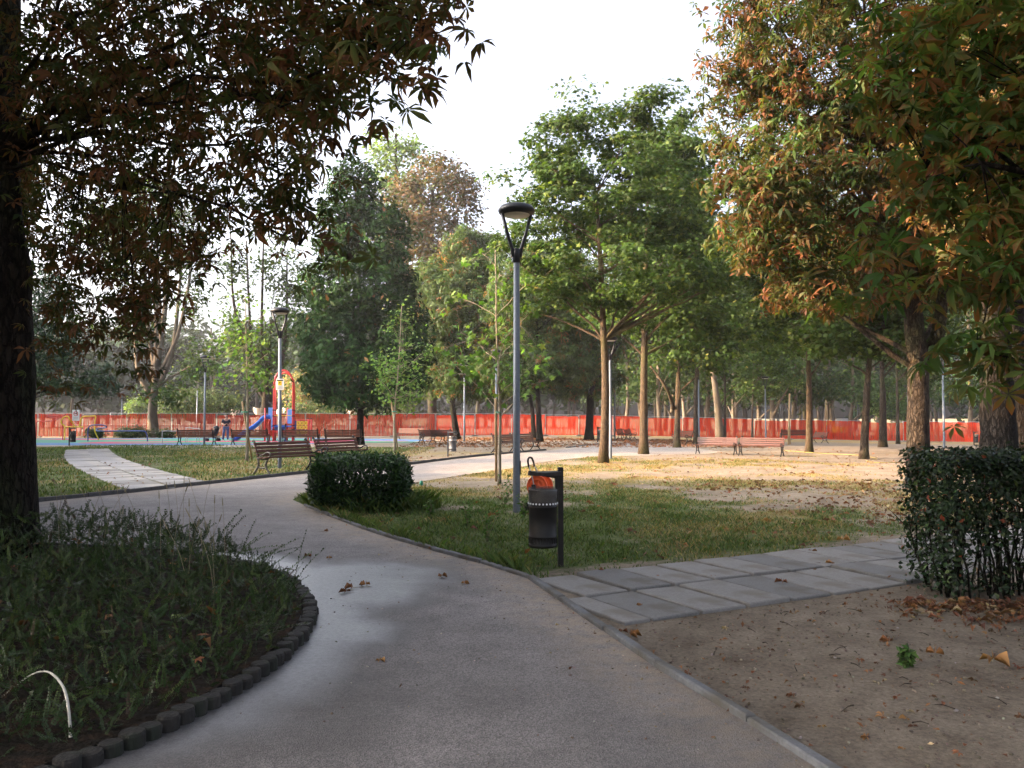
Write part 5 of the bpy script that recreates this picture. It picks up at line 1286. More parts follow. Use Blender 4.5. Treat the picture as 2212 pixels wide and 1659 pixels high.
# faces -y; left foot forward; body one mesh of skin, clothes over it
skin_mesh('body', [(0, 0, .98), (0, .01, 1.2), (0, .01, 1.42), (0, 0, 1.52), (0, -.03, 1.60), (0, -.045, 1.70), (0, -.03, 1.78),
                   (.19, .01, 1.42), (.25, .02, 1.16), (.12, -.2, 1.10), (.05, -.27, 1.13), (-.19, .01, 1.42), (-.25, .02, 1.16), (-.12, -.2, 1.10), (-.05, -.27, 1.13),
                   (.10, 0, .93), (.11, -.04, .50), (.12, .0, .09), (.13, -.14, .03), (-.10, 0, .93), (-.15, -.05, .50), (-.19, .02, .09), (-.22, -.12, .03)],
          [(0,1),(1,2),(2,3),(3,4),(4,5),(5,6),(2,7),(7,8),(8,9),(9,10),(2,11),(11,12),(12,13),(13,14),(0,15),(15,16),(16,17),(17,18),(0,19),(19,20),(20,21),(21,22)],
          [(.15,.11),(.15,.11),(.14,.10),.055,.07,.095,.06,.06,.045,.036,.035,.06,.045,.036,.035,.085,.06,.042,.04,.085,.06,.042,.04], 'skin', man)
skin_mesh('polo_shirt', [(0, 0, .94), (0, .01, 1.18), (0, .01, 1.40), (0, .0, 1.49), (.2, .01, 1.41), (.245, .015, 1.22), (-.2, .01, 1.41), (-.245, .015, 1.22)], [(0,1),(1,2),(2,3),(2,4),(4,5),(2,6),(6,7)], [(.19,.135),(.18,.13),(.175,.12),.075,.085,.075,.085,.075], 'navy', man)
skin_mesh('jeans', [(0, 0, .97), (.10, 0, .90), (.11, -.04, .50), (.12, .0, .10), (-.10, 0, .90), (-.15, -.05, .50), (-.19, .02, .10)], [(0,1),(1,2),(2,3),(0,4),(4,5),(5,6)], [(.17,.13),.115,.085,.075,.115,.085,.075], 'jeans', man)
skin_mesh('hair', [(0, -.01, 1.70), (0, -.0, 1.77), (0, -.03, 1.815)], [(0,1),(1,2)], [(.09,.075),(.10,.10),(.07,.08)], 'hair', man)
m = MB()
for s in (-1, 1):
    for k in range(4): m.tube([(s * .055, -.27 - .012 * k, 1.12 + .012 * k), (s * .03, -.32, 1.125 + .014 * k), (s * .0, -.325, 1.13 + .014 * k)], [.011, .010, .008], 5)
    m.tube([(s * .06, -.25, 1.15), (s * .045, -.28, 1.185), (s * .02, -.30, 1.19)], [.012, .011, .009], 5)
m.build('fingers', M['skin'], man)
m = MB(); m.tube([(0, -.13, 1.71), (0, -.152, 1.685), (0, -.135, 1.675)], [.012, .017, .01], 6); m.build('nose', M['skin'], man)
for s in (-1, 1):
    MB().lathe([(.002, -.008), (.011, 0), (.002, .008)], 6, (s * .035, -.132, 1.718)).build('eye', M['black'], man)
    MB().lathe([(.004, -.03), (.016, 0), (.004, .03)], 6, (s * .098, -.04, 1.70)).build('ear', M['skin'], man)
MB().box((0, -.135, 1.65), (.045, .01, .008)).build('mouth', M['red'], man)
for x_, y_, rz in ((.13, -.07, 0), (-.21, -.05, -.2)):
    MB().bbox((0, 0, .045), (.10, .28, .09), .03).build('shoe', M['white_sheet'], man, loc=(x_, y_, 0), rot=(0, 0, rz))
tag(MB().bbox((0, 0, 0), (.075, .012, .15), .006).build('phone', M['black'], None, loc=Matrix.Rotation(R_(25), 3, 'Z') @ Vector((0, -.30, 1.17)) + pg, rot=(R_(-50), 0, R_(25))), 'small dark phone held by the standing man', 'phone')
# ---- stroller
pgs = G(459, 953.5)
sr = empty('stroller', pgs, R_(-60), 'black folded baby stroller left of the standing man', 'stroller')
for x_ in (-.22, .22):
    MB().tube([(x_, .45, .95), (x_ * .95, .1, .55), (x_, -.35, .12)], .014, 6).build('frame_tube', M['iron'], sr)
    MB().tube([(x_, .35, .12), (x_, .05, .55)], .014, 6).build('frame_tube', M['iron'], sr)
    for y_ in (-.36, .36):
        m = MB().lathe([(.03, -.02), (.10, -.02), (.11, 0), (.10, .02), (.03, .02)], 14); m.v = [(z_, x2, y2) for x2, y2, z_ in m.v]
        m.build('wheel', M['black'], sr).location = (x_ * 1.1, y_, .11)
MB().tube([(-.22, .45, .95), (0, .5, 1.0), (.22, .45, .95)], .016, 6).build('handle', M['iron'], sr)
MB().tube([(0, -.3, .40), (0, -.05, .42), (0, .18, .62), (0, .30, .85)], [.10, .2, .2, .13], 10).build('seat', M['black'], sr, True)
m = MB().lathe([(.26, 0), (.25, .1), (.18, .2), (.05, .25)], 14); m.v = [(x2, y2 * .8, z2) for x2, y2, z2 in m.v]
m.build('hood', M['black'], sr, True, loc=(0, .2, .8), rot=(-.5, 0, 0))

# ---- stone urns on pedestals behind the fence
M['stone'] = pm('pale_stone', (.55, .45, .38), (.42, .34, .29), 9, .85, .3)
um_ = MB().lathe([(.20, 0), (.20, .06), (.10, .10), (.08, .20), (.20, .30), (.34, .48), (.40, .75), (.42, .95), (.50, 1.02), (.50, 1.07), (.40, 1.06), (.34, .9), (.02, .7)], 20).mesh('vessel', M['stone'], True)
uh = [MB().tube(smooth_path([(s * .36, 0, .50), (s * .58, 0, .68), (s * .62, 0, .98), (s * .52, 0, 1.16), (s * .46, 0, 1.04)], 4), .05, 7).mesh('handle', M['stone'], True) for s in (-1, 1)]
pd = MB().bbox((0, 0, .15), (1.3, 1.3, .3), .03).bbox((0, 0, .95), (1.05, 1.05, 1.35), .03).bbox((0, 0, 1.70), (1.25, 1.25, .18), .04).mesh('pedestal', M['stone'])
for xd, Yu, lb in ((557, 82, 'leftmost two handled stone urn left of the climbing arch'), (571, 90, 'smaller stone urn just right of the leftmost urn'), (620, 84, 'stone urn seen between the legs of the climbing arch'), (603, 96, 'stone urn hidden behind the sign carrying lamp post'), (505, 96, 'stone urn behind the fence above the standing man'), (760, 84, 'stone urn just left of the evergreen trunk')):
    p = AT(xd, 930, Yu); r = empty('stone_urn', (p.x, p.y, 0), rnd.uniform(-.4, .4), lb, 'urn', 'stone urns'); r.scale = (.88,) * 3
    link_mesh('pedestal', pd, None, r); v = link_mesh('vessel', um_, None, r); v.location = (0, 0, 1.79)
    for h in uh: o = link_mesh('handle', h, None, v)
m = MB().bbox((0, 0, .35), (34, .5, .7), .05).bbox((0, 0, .76), (34.3, .7, .12), .03); p = AT(500, 930, 92)
tag(m.build('low_stone_wall', M['stone'], None, loc=(p.x, 92, 0)), 'low pale stone wall under the urns behind the fence', 'wall')
# green cast iron fountain by the red fence
M['green_iron'] = pm('green_iron', (.02, .10, .06), (.015, .075, .045), 12, .5)
p = G(2026, 953)
r = empty('drinking_fountain', p, 0, 'green cast iron drinking fountain before the red fence', 'fountain')
MB().lathe([(.26, 0), (.26, .12), (.18, .16), (.16, .3), (.15, 1.25), (.2, 1.3), (.2, 1.42), (.14, 1.5), (.06, 1.62), (.03, 1.7), (.01, 1.72)], 16).build('column', M['green_iron'], r, True)
MB().tube([(0, -.14, 1.0), (0, -.3, 1.0), (0, -.33, .93)], .025, 8).build('spout', M['green_iron'], r)
# yellow machine glimpsed through the net
p = fp(1815, 90)
r = empty('small_excavator', p, .3, 'yellow digging machine glimpsed through the red netting', 'excavator')
for y_ in (-.6, .6): MB().bbox((0, y_, .3), (2.0, .4, .6), .15).build('track', M['black'], r)
MB().bbox((.2, 0, .95), (1.6, 1.2, .6), .1).build('body', M['yellow'], r)
MB().bbox((.3, 0, 1.7), (.9, 1.0, .95), .1).build('cab', M['steel'], r)
MB().tube([(-.5, 0, 1.1), (-1.2, 0, 1.9), (-1.7, 0, 1.7)], .11, 6).build('boom', M['yellow'], r)
MB().tube([(-1.7, 0, 1.75), (-2.2, 0, .8)], .08, 6).build('arm', M['yellow'], r)
MB().prism([Vector((-2.4, 0, .8)), Vector((-2.0, 0, .8)), Vector((-1.9, 0, .4)), Vector((-2.3, 0, .35))], (0, 0, 0), (0, .5, 0)).build('bucket', M['steel'], r)

# ================================================================== hedges and shrubs
LAUREL = [(4, (.013, .032, .009)), (2, (.022, .05, .013)), (.7, (.05, .095, .024))]
# laurel bush on the tip of the lawn
g = Vector((-2.60, 14.35, 0))
lr = empty('laurel_bush', g, 0, 'dense rounded dark green laurel bush on the tip of the lawn', 'bush')
n = 9500
u = RG.random((n, 3)) * 2 - 1
sq = np.abs(u).max(1, keepdims=True); u = u / sq * (.62 + .40 * RG.random((n, 1)) ** .6)                 # on the faces of a box, then rounded
rad3 = np.linalg.norm(u, axis=1, keepdims=True); u = u / np.maximum(1, rad3 / 1.28)
wob = 1 + .10 * (fbm(u[:, 0] * 3 + 5, u[:, 2] * 3 + u[:, 1], 12) - .5)[:, None]
nrm = u / np.linalg.norm(u, axis=1, keepdims=True)
pos = u * wob * np.array([.80, .6, .40]) + np.array([0, 0, .44])
pos[:, 0] *= np.where(pos[:, 2] < .3, .82 + .6 * pos[:, 2], 1)
pos[:, 2] += np.where(u[:, 2] > .8, .05 * RG.random(n) * 2, 0)
pos = pos[pos[:, 2] > .03]; nrm = nrm[:len(pos)] if False else (pos - np.array([0, 0, .4])) / np.array([.86, .62, .45]); nrm /= np.linalg.norm(nrm, axis=1, keepdims=True)
nn = orient(nrm, .5, .45, .9)
R = frames(nn, RG.random(len(pos)) * 6.28)
# leaves point up and out
xa = nrm * .6 + np.array([0, 0, .8]) + RG.normal(size=nrm.shape) * .4; xa -= nn * (xa * nn).sum(1, keepdims=True); xa /= np.linalg.norm(xa, axis=1, keepdims=True)
R = np.stack([xa, np.cross(nn, xa), nn], 2)
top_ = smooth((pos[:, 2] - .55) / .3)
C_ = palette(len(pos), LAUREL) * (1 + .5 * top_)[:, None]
cr = link_mesh('foliage', leaves_mesh('foliage', pos, R, .085 + .05 * RG.random(len(pos)), [T_lance(.36, .05, .1), T_lance(.3, .08, .16)], C_, M['leaf_glossy']), None, lr); cr['kind'] = 'stuff'
m = MB()
for k in range(16):
    a, rr_ = rnd.uniform(0, 6.28), rnd.uniform(.1, .6); e = Vector((rr_ * math.cos(a), rr_ * .7 * math.sin(a), rnd.uniform(.4, .8)))
    m.tube(bez(Vector((e.x * .4, e.y * .4, 0)), Vector((e.x * .6, e.y * .6, e.z * .5)), e, 4), [.018, .015, .012, .009, .005], 5)
m.build('stems', M['bark_dark'], lr)

# clipped hedge on the right: leafy top, open twiggy foot
HX0, HX1, HY0, HY1, HH = 3.72, 7.3, 7.15, 8.0, 1.27
hd = empty('clipped_hedge', ((HX0 + HX1) / 2, (HY0 + HY1) / 2, 0), 0, 'tall clipped dark hedge with bare stems at the right edge', 'hedge')
o0 = np.array([(HX0 + HX1) / 2, (HY0 + HY1) / 2, 0])
n = 95000
p = np.stack([HX0 + (HX1 - HX0) * RG.random(n), HY0 + (HY1 - HY0) * RG.random(n), HH * RG.random(n) ** .75], 1)
fx = np.minimum(p[:, 0] - HX0, 9); fy = np.minimum(p[:, 1] - HY0, HY1 - p[:, 1]); ft_ = HH - p[:, 2]
skin_ = np.minimum(np.minimum(fx, fy), ft_)
dens_ = np.exp(-skin_ / .10) * (.25 + .75 * smooth((p[:, 2] - .25) / .55)) * (.35 + .9 * fbm(p[:, 0] * 2.2 + p[:, 1], p[:, 2] * 2.6, 15))
dens_ = np.maximum(dens_, (ft_ < .14) * .8); dens_ = np.maximum(dens_, (fx < .12) * .6 * (p[:, 2] > .1)); dens_ = np.maximum(dens_, (p[:, 2] < .14) * .25)
p = p[RG.random(n) < dens_ * 1.0]; n = len(p)
c0 = np.array([(HX0 + HX1) / 2, (HY0 + HY1) / 2, .6]); outw = np.stack([np.where(p[:, 0] - HX0 < .15, -1, 0), np.where(p[:, 1] - HY0 < .2, -1, np.where(HY1 - p[:, 1] < .2, 1, 0)), np.where(HH - p[:, 2] < .15, 1, 0)], 1).astype(float) + RG.normal(size=(n, 3)) * .2
p += RG.normal(size=(n, 3)) * np.array([.03, .03, .025])
C_ = palette(n, [(4, (.012, .024, .009)), (2, (.02, .036, .013)), (.4, (.05, .075, .024)), (.08, (.10, .10, .08)), (.08, (.14, .04, .02))])
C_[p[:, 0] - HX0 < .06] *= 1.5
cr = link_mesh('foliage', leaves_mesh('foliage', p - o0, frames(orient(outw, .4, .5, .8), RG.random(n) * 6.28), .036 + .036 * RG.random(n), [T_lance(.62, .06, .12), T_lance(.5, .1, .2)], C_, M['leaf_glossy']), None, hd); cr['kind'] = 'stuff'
m = MB()
for k in range(170):
    x_, y_ = rnd.uniform(HX0 + .1, HX1), rnd.uniform(HY0 + .12, HY1 - .12); h_ = rnd.uniform(.7, 1.2)
    P = [Vector((x_, y_, 0))]
    for j in range(4): P.append(P[-1] + Vector((rnd.uniform(-.07, .07), rnd.uniform(-.06, .06), h_ / 4)))
    m.tube([q - Vector(o0) for q in P], [.012, .010, .008, .006, .003], 4)
    for j in range(3):
        s = P[rnd.randint(1, 3)]; d = Vector((rnd.uniform(-.2, .2), rnd.uniform(-.2, .2), rnd.uniform(.05, .25)))
        m.tube([s - Vector(o0), s + d - Vector(o0)], [.005, .002], 3)
m.build('stems', M['bark_dark'], hd)['kind'] = 'stuff'

# ground cover in the planting bed
n = 27000
a, rr_ = RG.random(n) * 2 * PI, 4.22 * np.sqrt(RG.random(n))
x, y = BED_C[0] + rr_ * np.cos(a), BED_C[1] + rr_ * np.sin(a)
cov = fbm(x * .9, y * .9, 80)
edge = BED_R - np.hypot(x - BED_C[0], y - BED_C[1])
keep = (cov + .35 * smooth((y - 5.5) / 3) > .24) & (RG.random(n) < .55 + edge / .5) & (np.hypot(x + 5.62, y - 9.2) > .42)
x, y, edge, cov = x[keep], y[keep], edge[keep], cov[keep]; n = len(x)
hgt = (.10 + .24 * smooth((cov - .25) / .4) + .20 * smooth((y - 6.0) / 3)) * (.38 + .62 * smooth(edge / .8))
z = .09 + hgt * RG.random(n) ** .7
up_ = RG.normal(size=(n, 3)) * .8 + np.array([0, 0, .75]); up_ /= np.linalg.norm(up_, axis=1, keepdims=True)
side_ = np.cross(up_, RG.normal(size=(n, 3))); side_ /= np.linalg.norm(side_, axis=1, keepdims=True)
R = np.stack([up_, np.cross(side_, up_), side_], 2)
C_ = palette(n, [(4, (.022, .046, .014)), (3, (.034, .064, .02)), (.9, (.07, .105, .028)), (.4, (.05, .032, .018))])
tmS = [T_sprig(k) for k in range(6)]
gc = link_mesh('ground_cover', leaves_mesh('ground_cover', np.stack([x, y, z - .05], 1), R, .08 + .11 * RG.random(n) ** 2, tmS, C_, M['leaf_glossy'], (.05, .035, .022), np.full(n, .6)))
tag(gc, 'low dark green box honeysuckle covering the round planting bed', 'ground cover', kind='stuff')
nl_ = 46; a = RG.uniform(-.25, 1.5, nl_); r_n = RG.uniform(3.75, 4.2, nl_); x, y = BED_C[0] + r_n * np.cos(a), BED_C[1] + r_n * np.sin(a)
up_ = np.stack([np.cos(a) * .8, np.sin(a) * .5, np.ones(nl_)], 1) + RG.normal(size=(nl_, 3)) * .45; up_ /= np.linalg.norm(up_, axis=1, keepdims=True)
side_ = np.cross(up_, np.stack([-np.sin(a), np.cos(a), a * 0], 1)); side_ /= np.linalg.norm(side_, axis=1, keepdims=True)
ls_ = link_mesh('long_shoots', leaves_mesh('long_shoots', np.stack([x, y, .16 + .12 * RG.random(nl_)], 1), np.stack([up_, np.cross(side_, up_), side_], 2), .28 + .25 * RG.random(nl_), [T_sprig(40 + k, 17, .38) for k in range(4)], palette(nl_, [(2, (.03, .055, .018)), (1, (.05, .085, .025))]), M['leaf_glossy'], (.05, .035, .022), np.full(nl_, .6)))
ls_.data.transform(Matrix.Identity(4)); tag(ls_, 'long leafy shoots arching out over the rim of the planting bed', 'shoots', kind='stuff')
# tall shoots at the far rim and grass stalks
m = MB()
for k in range(34):
    a = rnd.uniform(.15, 1.9); rr_ = rnd.uniform(3.2, 4.1); q = Vector((BED_C[0] + rr_ * math.cos(a), BED_C[1] + rr_ * math.sin(a), .1)); hh = rnd.uniform(.45, .85); d = Vector((rnd.uniform(-.25, .25), rnd.uniform(-.2, .2), hh))
    m.tube(bez(q, q + Vector((0, 0, hh * .6)), q + d, 5), [.003, .003, .0025, .002, .002, .0015], 3)
    m.tube([q + d, q + d * 1.0 + Vector((d.x * .2, d.y * .2, .07))], [.006, .003], 4)
M['stalk'] = pm('dry_stalk', (.25, .21, .12), (.16, .13, .08), 20, .8)
tag(m.build('grass_stalks', M['stalk']), 'thin seeding grass stalks standing out of the planting bed', 'grass stalks', kind='stuff')
# pale arching dead stalk at the near rim
P = [AT(*q_, yy) for q_, yy in (((4, 1505), 4.4), ((60, 1462), 4.3), ((95, 1450), 4.25), ((120, 1462), 4.18), ((140, 1492), 4.12), ((149, 1540), 4.06), ((153, 1600), 4.02), ((155, 1614), 4.0))]
M['pale_stalk'] = pm('pale_stalk', (.55, .52, .46), (.42, .40, .34), 40, .7)
rr_ = [.0035, .004, .0045, .006, .007, .007, .0085, .016]
PP = smooth_path(P, 4); rs_ = list(np.interp(np.linspace(0, 7, len(PP)), range(8), rr_))
tag(MB().tube(PP, rs_, 7).build('dead_stalk', M['pale_stalk'], None, True), 'pale arching dead leaf stalk over the near edge of the planting bed', 'stalk')

# ================================================================== grass
def blades(n, box, name, label, hmin=.03, hmax=.09, wd=.006, pfun=None, dry=.4):
    x = box[0] + (box[1] - box[0]) * RG.random(n); y = box[2] + (box[3] - box[2]) * RG.random(n)
    g_ = grass_mask(x, y) if pfun is None else pfun(x, y)
    su, sv = slab_uv(x, y); ls, lw, ll = left_slab_uv(x, y)
    bend = .5 * np.sin(PI * np.clip(ls / ll, 0, 1))
    ok = ~inside(x, y) & (RG.random(n) < g_ ** 1.3) & ~((su > -.6) & (np.abs(sv) < .97)) & ~((ls > 0) & (ls < ll) & (np.abs(lw + bend) < .98))
    ok &= np.hypot(x - BED_C[0], y - BED_C[1]) > BED_R
    tuft = fbm(x * 2.5, y * 2.5, 90); ok &= RG.random(n) < .25 + 1.4 * (tuft - .2)
    x, y, g_, tuft = x[ok], y[ok], g_[ok], tuft[ok]; n = len(x)
    h = (hmin + (hmax - hmin) * RG.random(n) ** 1.4) * (.6 + .8 * tuft) * (.55 + .6 * g_); a = RG.random(n) * 6.28; l = h * (.3 + .8 * RG.random(n))
    z = gz(x, y) - .004; w_ = wd * (.6 + .8 * RG.random(n)) * (1 + y / 26)
    dx, dy = np.cos(a), np.sin(a)
    V = np.stack([np.stack([x - dy * w_, y + dx * w_, z], 1), np.stack([x + dy * w_, y - dx * w_, z], 1), np.stack([x + dx * l * .4 + dy * w_ * .6, y + dy * l * .4 - dx * w_ * .6, z + h * .65], 1), np.stack([x + dx * l, y + dy * l, z + h], 1)], 1).reshape(-1, 3)
    b4 = np.arange(n)[:, None] * 4; F = np.concatenate([b4 + np.array([[0, 1, 2]]), b4 + np.array([[0, 2, 3]])])
    sd = dryness(x, y) * .55 + fbm(x * 1.1, y * 1.1, 44) * .55
    isdry = (sd + (RG.random(n) - .5) * .5) > .62 + (.5 - dry) * .6
    c = palette(n, [(3, (.055, .09, .02)), (2, (.085, .12, .03)), (1, (.04, .065, .016)), (1, (.12, .125, .04))]); cd = palette(n, [(2, (.23, .18, .08)), (1, (.16, .115, .05))])
    c = np.where(isdry[:, None], cd, c)
    o = link_mesh(name, tri_mesh(name, V, F, np.repeat(c, 4, 0), M['grass'])); tag(o, label, 'grass', kind='stuff'); return o
blades(260000, (-4.8, 10, 7.5, 19), 'grass', 'grass growing on the lawn around the litter bin', .015, .06, .0045, dry=.58)
blades(170000, (-5, 14, 19, 34), 'grass', 'dry sunlit grass on the lawn under the maples', .02, .06, dry=.55)
blades(110000, (-24, -4, 14, 47), 'grass', 'grass of the lawn left of the path around the benches', .04, .10, .007)
blades(30000, (1.2, 5.5, 2.5, 8), 'grass', 'sparse grass tufts on the bare soil before the slab path', .02, .06)
def edge_fun(x, y): return np.clip(1.2 - pdist(x, y, KR) / .28, 0, 1) * (y > 7.8)
blades(60000, (-4.6, 1.2, 7.8, 15), 'grass', 'longer grass overhanging the near kerb', .05, .16, .006, edge_fun, .3)
def bush_fun(x, y): return np.clip(1.3 - np.abs(np.hypot((x + 2.62) / 1.0, (y - 14.7) / .8) - 1) / .35, 0, 1)
blades(30000, (-4.4, -.6, 13, 16.2), 'grass', 'tall grass around the foot of the laurel bush', .08, .26, .007, bush_fun, .2)

# weeds in the lawn
def weed(pos, h, label):
    r = empty('weed', pos, rnd.uniform(0, 6), label, 'weed'); m = MB(); L_ = []
    for k in range(5):
        d = Vector((rnd.uniform(-.35, .35) * h, rnd.uniform(-.35, .35) * h, h * rnd.uniform(.6, 1))); pts = bez(Vector((0, 0, 0)), Vector((d.x * .3, d.y * .3, d.z * .6)), d, 5)
        m.tube(pts, [.005, .004, .004, .003, .0025, .002], 4); L_ += pts[1:]
    m.build('stems', M['stalk'], r)
    P_ = np.array([tuple(q_) for q_ in L_ for _ in range(4)]); n = len(P_)
    o = link_mesh('leaves', leaves_mesh('leaves', P_, frames(orient(RG.normal(size=(n, 3)), .8, .3, .8), RG.random(n) * 6.28), .04 + .05 * RG.random(n), [T_lance(.4)], palette(n, [(2, (.07, .13, .035)), (1, (.05, .08, .03))]), M['leaf']), None, r); o['kind'] = 'stuff'
for (xd, yd, h, lb) in ((1052, 1170, .55, 'tall thin weed between the path kerb and the litter bin'), (1010, 1140, .4, 'leafy weed in the grass right of the laurel bush'), (1092, 1092, .6, 'tall weed at the foot of the near lamp post'), (1130, 1120, .4, 'weed between the near lamp post and the bin'), (870, 1105, .4, 'weed before the right end of the laurel bush'), (930, 1120, .3, 'low weed on the lawn between bush and lamp post'), (1960, 1440, .12, 'small green weed on the bare soil before the hedge')):
    weed(G(xd, yd), h, lb)

# ================================================================== litter on the ground
TL = [T_chestnut(5, .3, 21, .5, spread=200), T_lance(.5, .25, -.3), T_lance(.6, .3, .4), T_maple()]
def litter(name, label, n, fun, size, pal, z0=.012, tm=TL, mat='leaf_dry'):
    x, y = fun(n); n = len(x)
    pos = np.stack([x, y, gz(x, y) + z0], 1)
    nn = RG.normal(size=(n, 3)) * .35 + np.array([0, 0, 1.])
    o = link_mesh(name, leaves_mesh(name, pos, frames(nn, RG.random(n) * 6.28), size[0] + (size[1] - size[0]) * RG.random(n) ** 2, tm, palette(n, pal), M[mat])); tag(o, label, 'leaf litter', kind='stuff'); return o
DRY = [(3, (.17, .075, .04)), (2, (.11, .055, .035)), (1, (.26, .13, .06)), (.5, (.3, .22, .14))]
def f_lawn(n):
    x = RG.uniform(2, 9.5, n); y = RG.uniform(11, 21, n); ok = (fbm(x * .8, y * .8, 5) + .07 * (x - 5) > .45) & (slab_uv(x, y)[1] > .95) & (RG.random(n) < .3 + .7 * smooth((x - 3.5) / 3)); return x[ok], y[ok]
litter('leaf_litter', 'brown dry leaves strewn under the rusty chestnut beyond the slab path', 2300, f_lawn, (.05, .14), DRY)
def f_all(n):
    x = RG.uniform(-14, 16, n); y = RG.uniform(8, 45, n); ok = ~inside(x, y); return x[ok], y[ok]
litter('leaf_litter', 'scattered brown leaves lying over the lawns', 2200, f_all, (.05, .13), DRY, .03)
def f_hedge(n):
    x = RG.uniform(3.0, 7, n); y = 7.15 - np.abs(RG.normal(size=n)) * .45; ok = RG.random(n) < smooth((x - 2.9) / .8); return x[ok], y[ok]
litter('leaf_litter', 'pile of dead leaves along the foot of the clipped hedge', 1500, f_hedge, (.04, .11), DRY, .02)
def f_far(n):
    x = RG.uniform(-6, 14, n); y = RG.uniform(44, 66, n); return x, y
litter('leaf_litter', 'carpet of orange brown leaves under the dark chestnuts', 6000, f_far, (.10, .22), [(3, (.26, .11, .05)), (2, (.18, .08, .045)), (1, (.12, .06, .04))])
def f_bed(n):
    a, r2 = RG.random(n) * 6.28, 4.1 * np.sqrt(RG.random(n)); return BED_C[0] + r2 * np.cos(a), BED_C[1] + r2 * np.sin(a)
litter('leaf_litter', 'brown chestnut leaves caught among the ground cover in the bed', 240, f_bed, (.05, .13), [(2, (.17, .075, .035)), (1, (.12, .055, .03)), (1, (.26, .14, .06))], .20)
def f_soil(n):
    x = RG.uniform(.9, 5.5, n); y = RG.uniform(2.2, 8, n); ok = ~inside(x, y) & (slab_uv(x, y)[1] < -.98); return x[ok], y[ok]
litter('leaf_litter', 'small leaf crumbs on the bare soil at the lower right', 1700, f_soil, (.012, .05), DRY, .012)
# pebbles and crumbs of soil
t_, p_ = (1 + 5 ** .5) / 2, []
ico = np.array([(-1,t_,0),(1,t_,0),(-1,-t_,0),(1,-t_,0),(0,-1,t_),(0,1,t_),(0,-1,-t_),(0,1,-t_),(t_,0,-1),(t_,0,1),(-t_,0,-1),(-t_,0,1)]) / 1.9
icf = np.array([(0,11,5),(0,5,1),(0,1,7),(0,7,10),(0,10,11),(1,5,9),(5,11,4),(11,10,2),(10,7,6),(7,1,8),(3,9,4),(3,4,2),(3,2,6),(3,6,8),(3,8,9),(4,9,5),(2,4,11),(6,2,10),(8,6,7),(9,8,1)])
TP = [(ico * np.array([1, .8, .55]), icf, np.zeros(12)), (ico * np.array([.9, 1.1, .45]) + RG.normal(size=ico.shape) * .08, icf, np.zeros(12))]
M['pebble'] = leaf_mat('pebble', 0, .9, .2)
def f_peb(n):
    x = RG.uniform(.8, 6.5, n); y = RG.uniform(2.2, 9, n); ok = ~inside(x, y) & (slab_uv(x, y)[1] < -.98); return x[ok], y[ok]
litter('pebbles', 'pebbles and soil crumbs on the bare ground at the lower right', 6500, f_peb, (.002, .014), [(3, (.15, .12, .09)), (2, (.09, .072, .055)), (.5, (.27, .24, .2))], .003, TP, 'pebble')['category'] = 'pebbles'
def f_peb2(n):
    x = RG.uniform(-1.6, 2.2, n); y = RG.uniform(2.6, 14, n); ok = inside(x, y) & (RG.random(n) < .12 + 1.2 * np.exp(-pdist(x, y, KR) / .25)); return x[ok], y[ok]
litter('pebbles', 'grit lying on the asphalt along the kerb', 4000, f_peb2, (.003, .011), [(2, (.2, .15, .1)), (1, (.1, .08, .06)), (.6, (.34, .3, .25))], .008, TP, 'pebble')['category'] = 'pebbles'
def f_kerb(n):
    x = RG.uniform(-4.4, 2.4, n); y = RG.uniform(2.6, 15, n); ok = inside(x, y) & (RG.random(n) < .03 + np.exp(-pdist(x, y, KR) / .16)); return x[ok], y[ok]
litter('leaf_litter', 'leaf crumbs gathered on the asphalt along the right kerb', 1500, f_kerb, (.012, .05), DRY, .012)
# twigs on the soil
m = MB()
for k in range(110):
    x_ = rnd.uniform(1.2, 5.6); y_ = rnd.uniform(2.8, 7.0)
    if inside(np.array([x_]), np.array([y_]))[0] or slab_uv(x_, y_)[1] > -1: continue
    a = rnd.uniform(0, 6.28); L_ = rnd.uniform(.04, .16); q = Vector((x_, y_, .012)); d = Vector((math.cos(a), math.sin(a), 0)) * L_
    m.tube([q, q + d * .5 + Vector((rnd.uniform(-.01, .01), rnd.uniform(-.01, .01), .008)), q + d], [.004, .003, .002], 4)
tag(m.build('twigs', M['bark']), 'thin broken twigs on the bare soil at the lower right', 'twigs', kind='stuff')
